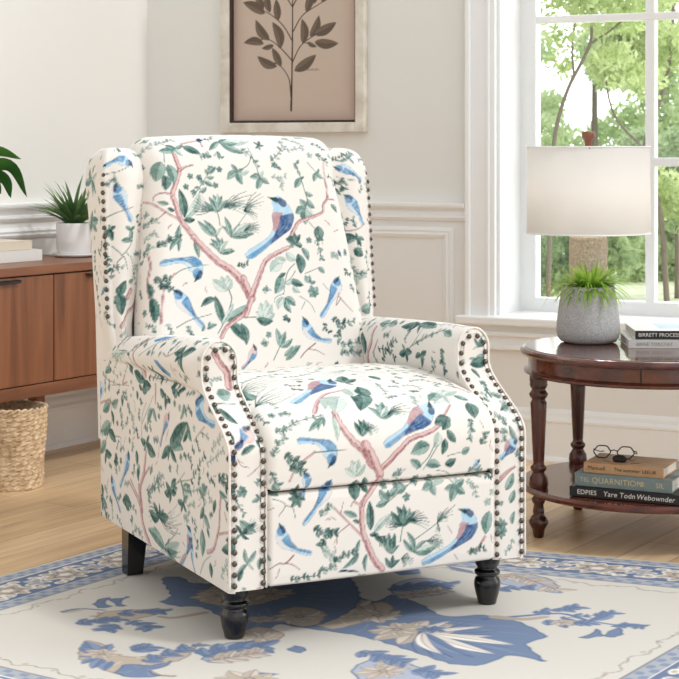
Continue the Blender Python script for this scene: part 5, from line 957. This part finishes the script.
# spine faces the room
M_cream = mat('cream_cover', (.87, .83, .76), .6)
def sbook(label, s0, s1, o0, T, z, cover):
    # local x along the left wall towards the camera from its far end, y towards the wall
    p = LW((s0, o0, 0)); t = thing('book', label, 'book', (p.x, p.y, z), la, 'books on the sideboard')
    sgn = -1 if (LW((0, 1, 0)) - LW((0, 0, 0))).to_2d().dot(Vector((-math.sin(la), math.cos(la)))) > 0 else 1
    D = .16; L = s1 - s0; c_ = .0022; cb = MB()
    y0, y1 = (0, D) if sgn > 0 else (-D, 0); ys = (0, .004) if sgn > 0 else (-.004, 0)
    cb.box(0, L, y0, y1, 0, c_, .0006, 1); cb.box(0, L, y0, y1, T - c_, T, .0006, 1); cb.box(0, L, ys[0], ys[1], 0, T, .001, 2); cb.build('cover', cover, t)
    MB().box(.004, L - .004, y0 + (.004 if sgn > 0 else .004), y1 - .004, c_, T - c_).build('pages', M_page, t)
    return t
sbook('white book lying flat at the bottom of the pile on the sideboard', .765, 1.0, .215, .036, CT, M_wc)
sbook('cream book lying on the white book on the sideboard', .80, 1.0, .205, .028, CT + .0365, M_cream)
# eyeglasses
GL = thing('eyeglasses', 'black round framed eyeglasses resting on the tan book', 'eyeglasses', (.6955, 4.318, SZ + .0840), ra + .12)
gf = MB()
def rim(cx, r, lean):
    pts = []
    for k in range(24):
        a = 2 * PI * k / 24; rr = r * (1 + .05 * math.cos(6 * a)); pts.append((cx + rr * 1.12 * math.cos(a), lean * (rr * math.sin(a) + r), .0022 + (rr * math.sin(a) + r) * .78))
    return pts
for cx in (-.030, .030): gf.tube(rim(cx, .0185, .45), .0017, 6, True)
gf.tube([(-.010, .009, .019), (0, .0105, .022), (.010, .009, .019)], .0015, 6)
gf.build('frame', M_bk, GL, True)
for sx in (-1, 1):
    MB().tube(spline([(sx * .050, .009, .021), (sx * .054, .022, .019), (sx * .050, .060, .008), (sx * .046, .085, .002), (sx * .040, .095, .0015)], 5), .0014, 6).build('temple', M_bk, GL, True)
m, nt, b = newmat('lens'); b.inputs['Base Color'].default_value = (1, 1, 1, 1); b.inputs['Transmission Weight'].default_value = 1; b.inputs['Roughness'].default_value = 0; b.inputs['IOR'].default_value = 1.05
for cx in (-.030, .030):
    P = rim(cx, .0180, .45); mesh_obj('lens', P, [tuple(range(24))], m, GL, False)
cs = thing('lens_cloth', 'small black crumpled cloth beside the eyeglasses on the tan book', 'cloth', (.7055, 4.283, SZ + .0838), ra)
MB().lathe([(.002, 0), (.013, .001), (.0165, .006), (.015, .012), (.009, .016), (.001, .017)], 14, (0, 0, 0), 1.15, .9).build('folds', mat('black_cloth', (.13, .12, .12), .8, .6, 120), cs, True)

# ------------------------------------------------------------------ sideboard
SB = thing('sideboard', 'mid brown walnut sideboard with black pulls against the left wall', 'sideboard')
def L_(v): return LW(v)
s0, s1, d0, d1 = .20, 1.95, .02, .38
MB().box(s0, s1, d0, d1 + .006, CT - .026, CT, .002, 2, LW).build('top', M_walnut_h, SB)
bd = MB(); bd.box(s0 + .004, s1 - .004, d0, d1 - .024, .258, CT - .026, 0, 2, LW); bd.build('body', M_walnut, SB)
rl = MB(); rl.box(s0, s1, d1 - .03, d1, .258, .296, .002, 2, LW); rl.build('bottom_rail', M_walnut_h, SB)
for a, bb, hs in ((s0 + .002, .886, .70), (.890, 1.376, 1.085), (1.380, s1 - .002, 1.66)):
    dr = MB().box(a, bb, d1 - .022, d1, .299, CT - .030, .0015, 2, LW).build('door', M_walnut, SB)
    hd = MB(); hd.box(hs - .045, hs + .045, d1 - .002, d1 + .014, CT - .040, CT - .036, .001, 1, LW); hd.box(hs - .045, hs + .045, d1 + .010, d1 + .014, CT - .046, CT - .036, .001, 1, LW); hd.build('pull', M_bk, dr)
for sx, dy in ((.27, .30), (.86, .19), (1.75, .30), (1.75, .08), (.27, .08)):
    if sx == .86: continue
    g = MB(); v = []
    for zq, h in ((0, .011), (.26, .019)):
        for ax, ay in ((-1, -1), (1, -1), (1, 1), (-1, 1)): v.append(LW((sx + ax * h, dy + ay * h, zq)))
    g.add(v, [(3, 2, 1, 0), (4, 5, 6, 7), (0, 1, 5, 4), (1, 2, 6, 5), (2, 3, 7, 6), (3, 0, 4, 7)]).build('leg', M_walnut, SB)
g = MB(); v = []
for zq, h in ((0, .012), (.26, .020)):
    for ax, ay in ((-1, -1), (1, -1), (1, 1), (-1, 1)): v.append(LW((.745 + ax * h, .17 + ay * h, zq)))
g.add(v, [(3, 2, 1, 0), (4, 5, 6, 7), (0, 1, 5, 4), (1, 2, 6, 5), (2, 3, 7, 6), (3, 0, 4, 7)]).build('leg', M_walnut, SB)
# basket
BX, BY = -.972, 5.055
m, nt, b = newmat('seagrass'); tc = nt.nodes.new('ShaderNodeTexCoord'); n = nt.nodes.new('ShaderNodeTexNoise'); n.inputs['Scale'].default_value = 70; nt.links.new(tc.outputs['Object'], n.inputs['Vector'])
r = nt.nodes.new('ShaderNodeValToRGB'); r.color_ramp.elements[0].position = .3; r.color_ramp.elements[1].position = .7; r.color_ramp.elements[0].color = lin((.70, .58, .44)); r.color_ramp.elements[1].color = lin((.92, .83, .70))
nt.links.new(n.outputs['Fac'], r.inputs['Fac']); nt.links.new(r.outputs['Color'], b.inputs['Base Color']); b.inputs['Roughness'].default_value = .8
nz_, na_ = 150, 300; zz = np.linspace(0, .232, nz_); aa = np.linspace(0, 2 * PI, na_, endpoint=False)
Zg, Ag = np.meshgrid(zz, aa, indexing='ij'); rowi = np.floor(Zg / .0145); ph = Ag * 21 + rowi * PI
bump_ = .0045 * np.abs(np.sin(Zg / .0145 * PI)) ** .6 * (.55 + .45 * np.sin(ph + 1.3 * np.sin(Zg / .0145 * 2 * PI))) + .0015 * np.sin(Ag * 7 + Zg * 40)
Rg = .086 + .014 * (Zg / .232) + bump_
Rin = np.full((6, na_), .092) - np.array([0, .004, .004, .006, .008, .010])[:, None]; Zin = np.array([.235, .232, .18, .1, .04, .02])[:, None] + np.zeros((6, na_)); Ain = np.broadcast_to(aa, (6, na_))
RR = np.vstack([Rg, Rin]); ZZ = np.vstack([Zg, Zin]); AA = np.vstack([Ag, Ain])
BK = thing('woven_basket', 'round woven straw basket on the floor beneath the sideboard', 'basket', (BX, BY, 0))
grid_obj('body', np.dstack([RR * np.cos(AA), RR * np.sin(AA), ZZ]), m, BK, closed_u=True)
MB().lathe([(.085, .004), (.085, .02), (.001, .021)], 40).build('bottom', m, BK)
rmb = MB()
for k in range(2):
    rmb.tube([((.0965 + .004 * math.cos(14 * a + k * PI)) * math.cos(a), (.0965 + .004 * math.cos(14 * a + k * PI)) * math.sin(a), .234 + .004 * math.sin(14 * a + k * PI)) for a in np.linspace(0, 2 * PI, 220, endpoint=False)], .0048, 6, True)
rmb.build('rim', m, BK, True)
# split-leaf plant whose pot stands on the sideboard just left of the frame
MPx, MPy = LW((1.50, .17, 0))[:2]
MP = thing('split_leaf_plant', 'split leaf plant at the left edge, its dark leaves over the sideboard', 'potted plant', (MPx, MPy, CT))
MB().lathe([(.06, 0), (.075, .01), (.085, .12), (.083, .13), (.078, .13), (.076, .11)], 36).build('pot', M_white, MP, True)
MB().lathe([(.076, .11), (.001, .115)], 24).build('soil', M_soil, MP, True)
SPLIT=[((0.305, 0.157, 0.284),[((0.421, 0.157, 0.302),(0.472, 0.177, 0.211)),((0.405, 0.147, 0.267),(0.431, 0.147, 0.209)),((0.38, 0.127, 0.256),(0.406, 0.127, 0.221)),((0.344, 0.107, 0.245),(0.366, 0.087, 0.194)),((0.308, 0.087, 0.251),(0.296, 0.067, 0.206)),((0.335, 0.177, 0.301),(0.407, 0.197, 0.29))]),
((0.272, 0.227, 0.301),[((0.366, 0.227, 0.342),(0.44, 0.257, 0.321)),((0.348, 0.227, 0.319),(0.407, 0.227, 0.307)),((0.32, 0.247, 0.348),(0.362, 0.277, 0.348)),((0.261, 0.247, 0.348),(0.263, 0.267, 0.39))]),
((0.098, -0.023, 0.432),[((0.182, -0.023, 0.46),(0.259, 0.007, 0.418)),((0.126, -0.023, 0.502),(0.168, -0.023, 0.558)),((0.051, -0.053, 0.487),(-0.013, -0.073, 0.5)),((0.078, -0.053, 0.39),(0.029, -0.073, 0.334)),((0.14, -0.023, 0.39),(0.193, -0.013, 0.348))]),
((0.029, -0.073, 0.237),[((-0.021, -0.093, 0.265),(-0.094, -0.123, 0.225)),((-0.007, -0.093, 0.197),(-0.056, -0.113, 0.142)),((0.042, -0.073, 0.182),(0.042, -0.073, 0.121))])]
for b0, fingers in SPLIT:
    V = []; F = []; B0 = Vector(b0)
    for mid, tip in fingers:
        P = [Vector(tuple(p)) for p in spline([b0, mid, tip], 7)]; n = len(P)
        for k, p in enumerate(P):
            tn = (P[min(n - 1, k + 1)] - P[max(0, k - 1)]).normalized(); sd = tn.cross(Vector((.15, 1, .45))).normalized(); q = k / (n - 1)
            wd = .021 * math.sin(PI * (.22 + .78 * q) ** .9) ** .8 if q < 1 else 0.0005; up = sd.cross(tn) * .25
            V += [p - sd * wd + up * wd, p, p + sd * wd + up * wd]; m0 = len(V)
            if k: F += [(m0 - 6, m0 - 5, m0 - 2, m0 - 3), (m0 - 5, m0 - 4, m0 - 1, m0 - 2)]
    mesh_obj('leaf', V, F, M_mon, MP, True)
    MB().tube(spline([(0, 0, .11), (b0[0] * .35, b0[1] * .35, .5 * b0[2] + .14), b0], 6), .003, 6).build('stem', M_mon, MP, True)

# ------------------------------------------------------------------ picture
PF = thing('framed_picture', 'framed botanical leaf print in a whitewashed wood frame on the back wall', 'picture')
x0, x1, z0, z1 = .318, .872, 1.060, 1.83; fw = .034
M_white_wood = wood('whitewashed_wood', (.80, .76, .70), (.93, .91, .87), .7, (14, 14, 14)); M_lip = mat('dark_brown_lip', (.22, .13, .10), .5)
f = MB()
for a in ((x0, x0 + fw, z0, z1), (x1 - fw, x1, z0, z1), (x0 + fw, x1 - fw, z0, z0 + fw), (x0 + fw, x1 - fw, z1 - fw, z1)): f.box(a[0], a[1], -.034, -.001, a[2], a[3], .003, 2, BW)
f.build('frame', M_white_wood, PF)
g = MB(); a0, a1, c0, c1 = x0 + fw, x1 - fw, z0 + fw, z1 - fw; lw = .008
for a in ((a0, a0 + lw, c0, c1), (a1 - lw * .6, a1, c0, c1), (a0, a1, c0, c0 + lw), (a0, a1, c1 - lw, c1)): g.box(a[0], a[1], -.026, -.004, a[2], a[3], .001, 1, BW)
g.build('inner_lip', M_lip, PF)
AW, AH = a1 - a0, c1 - c0
ac = Canvas(-2, AW * 1000 + 2, -2, AH * 1000 + 2, 1.0, (.80, .73, .67)); ac.lw = 1.2
U, V = np.meshgrid(np.linspace(0, 1, ac.w), np.linspace(0, 1, ac.h)); e_ = np.minimum(np.minimum(U, 1 - U) * AW, np.minimum(V, 1 - V) * AH); kk = np.clip(1 - e_ / .07, 0, 1)[..., None] ** 1.5
ac.im = (ac.im * (1 - .55 * kk) + np.array((.72, .59, .55), np.float32) * .55 * kk).astype(np.float32)
def ap_(x, y): return ((x - 85) / 500 * AW * 1000, (480 - y) / 500 * AW * 1000 + 8)     # from the print's own drawing grid
def st(pts, w0, w1): ac.chain(spline([ap_(*p) for p in pts], 8), w0, w1, (.29, .23, .20))
st([(325, 445), (328, 330), (331, 100), (331, -140)], 7, 3); st([(325, 400), (315, 330), (280, 285), (240, 270)], 4, 2); st([(332, 272), (285, 225), (230, 190), (150, 200)], 4, 2)
st([(332, 270), (365, 215), (420, 180), (470, 160)], 4, 2); st([(331, 200), (290, 140), (230, 95), (150, 65)], 4, 2); st([(333, 165), (370, 110), (430, 75), (480, 50)], 4, 2); st([(332, 80), (300, 40), (240, 5), (200, -20)], 4, 2); st([(332, 75), (360, 35), (410, 5), (450, -20)], 4, 2); st([(375, 205), (420, 215)], 3, 2)
for a, bb in (((338, 305), (423, 250)), ((285, 288), (250, 222)), ((268, 288), (190, 250)), ((285, 222), (250, 130)), ((238, 193), (183, 120)), ((215, 205), (135, 200)), ((255, 212), (208, 222)), ((372, 210), (368, 122)), ((400, 185), (435, 112)), ((415, 178), (502, 138)), ((418, 205), (510, 212)), ((390, 205), (425, 222)),
             ((273, 125), (265, 48)), ((240, 95), (233, 20)), ((215, 80), (192, 10)), ((220, 98), (133, 55)), ((385, 98), (405, 20)), ((415, 70), (445, 0)), ((445, 65), (507, 20)), ((300, 35), (310, -45)), ((285, 30), (240, -50)), ((360, 30), (350, -50)), ((385, 15), (420, -60)), ((240, 0), (180, -30)), ((420, 5), (490, -30)), ((331, -130), (300, -210)), ((331, -130), (360, -215)), ((331, -60), (270, -130)), ((331, -60), (395, -130))):
    ac.leaf(ap_(*a), ap_(*bb), .37, 8)
for k in range(6): ac.chain([ap_(388 + k * 8, 305), ap_(392 + k * 8, 297 + (k % 2) * 3), ap_(394 + k * 8, 304)], 1.4, 1.2, (.40, .34, .30))
gx, gz = np.meshgrid(np.linspace(0, AW, int(AW / .0022)), np.linspace(0, AH, int(AH / .0022)))
pts = K0[None, None] + DB * (a0 + gx)[..., None] + NB * (-.010); grid_obj('print', np.dstack([pts, c0 + gz]), M_art, PF, np.dstack([gx, gz]), ac)

# ------------------------------------------------------------------ light
sc = bpy.context.scene
wd = bpy.data.worlds.new('daylight'); sc.world = wd; wd.use_nodes = True; nt = wd.node_tree; bg = nt.nodes['Background']
bg.inputs['Color'].default_value = (.98, .99, 1.0, 1)
tc = nt.nodes.new('ShaderNodeTexCoord')
def lobe(direction, lo, hi):
    d = Vector(direction).normalized(); v = nt.nodes.new('ShaderNodeVectorMath'); v.operation = 'DOT_PRODUCT'; v.inputs[1].default_value = d
    nt.links.new(tc.outputs['Generated'], v.inputs[0]); r = nt.nodes.new('ShaderNodeMapRange'); r.interpolation_type = 'SMOOTHSTEP'
    r.inputs['From Min'].default_value = lo; r.inputs['From Max'].default_value = hi; nt.links.new(v.outputs['Value'], r.inputs['Value']); return r.outputs['Result']
def madd(a, k, c):
    n = nt.nodes.new('ShaderNodeMath'); n.operation = 'MULTIPLY_ADD'; nt.links.new(a, n.inputs[0]); n.inputs[1].default_value = k
    if isinstance(c, (int, float)): n.inputs[2].default_value = c
    else: nt.links.new(c, n.inputs[2])
    return n.outputs[0]
s_ = madd(lobe((.43, .90, .05), .1, .75), 3.7, .43)      # bright haze over the garden
s_ = madd(lobe((.82, -.50, .28), .2, .95), .68, s_)  # sky brightened on the open right side of the room
s_ = madd(lobe((-.25, -.92, .30), .25, .95), .36, s_)    # broad sky fill added at front left to brighten the back wall      
nt.links.new(s_, bg.inputs['Strength'])
sn = bpy.data.lights.new('sun', 'SUN'); sn.energy = 1.35; sn.angle = math.radians(8); sn.color = (1, .985, .96)
so = bpy.data.objects.new('sun', sn); so.rotation_euler = Vector((.62, -.32, .80)).to_track_quat('Z', 'Y').to_euler(); so.location = (3, 2, 5); COL.objects.link(so)
sc.view_settings.view_transform = 'Standard'; sc.view_settings.look = 'None'; sc.view_settings.gamma = 1; sc.view_settings.use_curve_mapping = False
sc.view_settings.exposure = -0.15
sc.cycles.max_bounces = 8; sc.cycles.transparent_max_bounces = 12
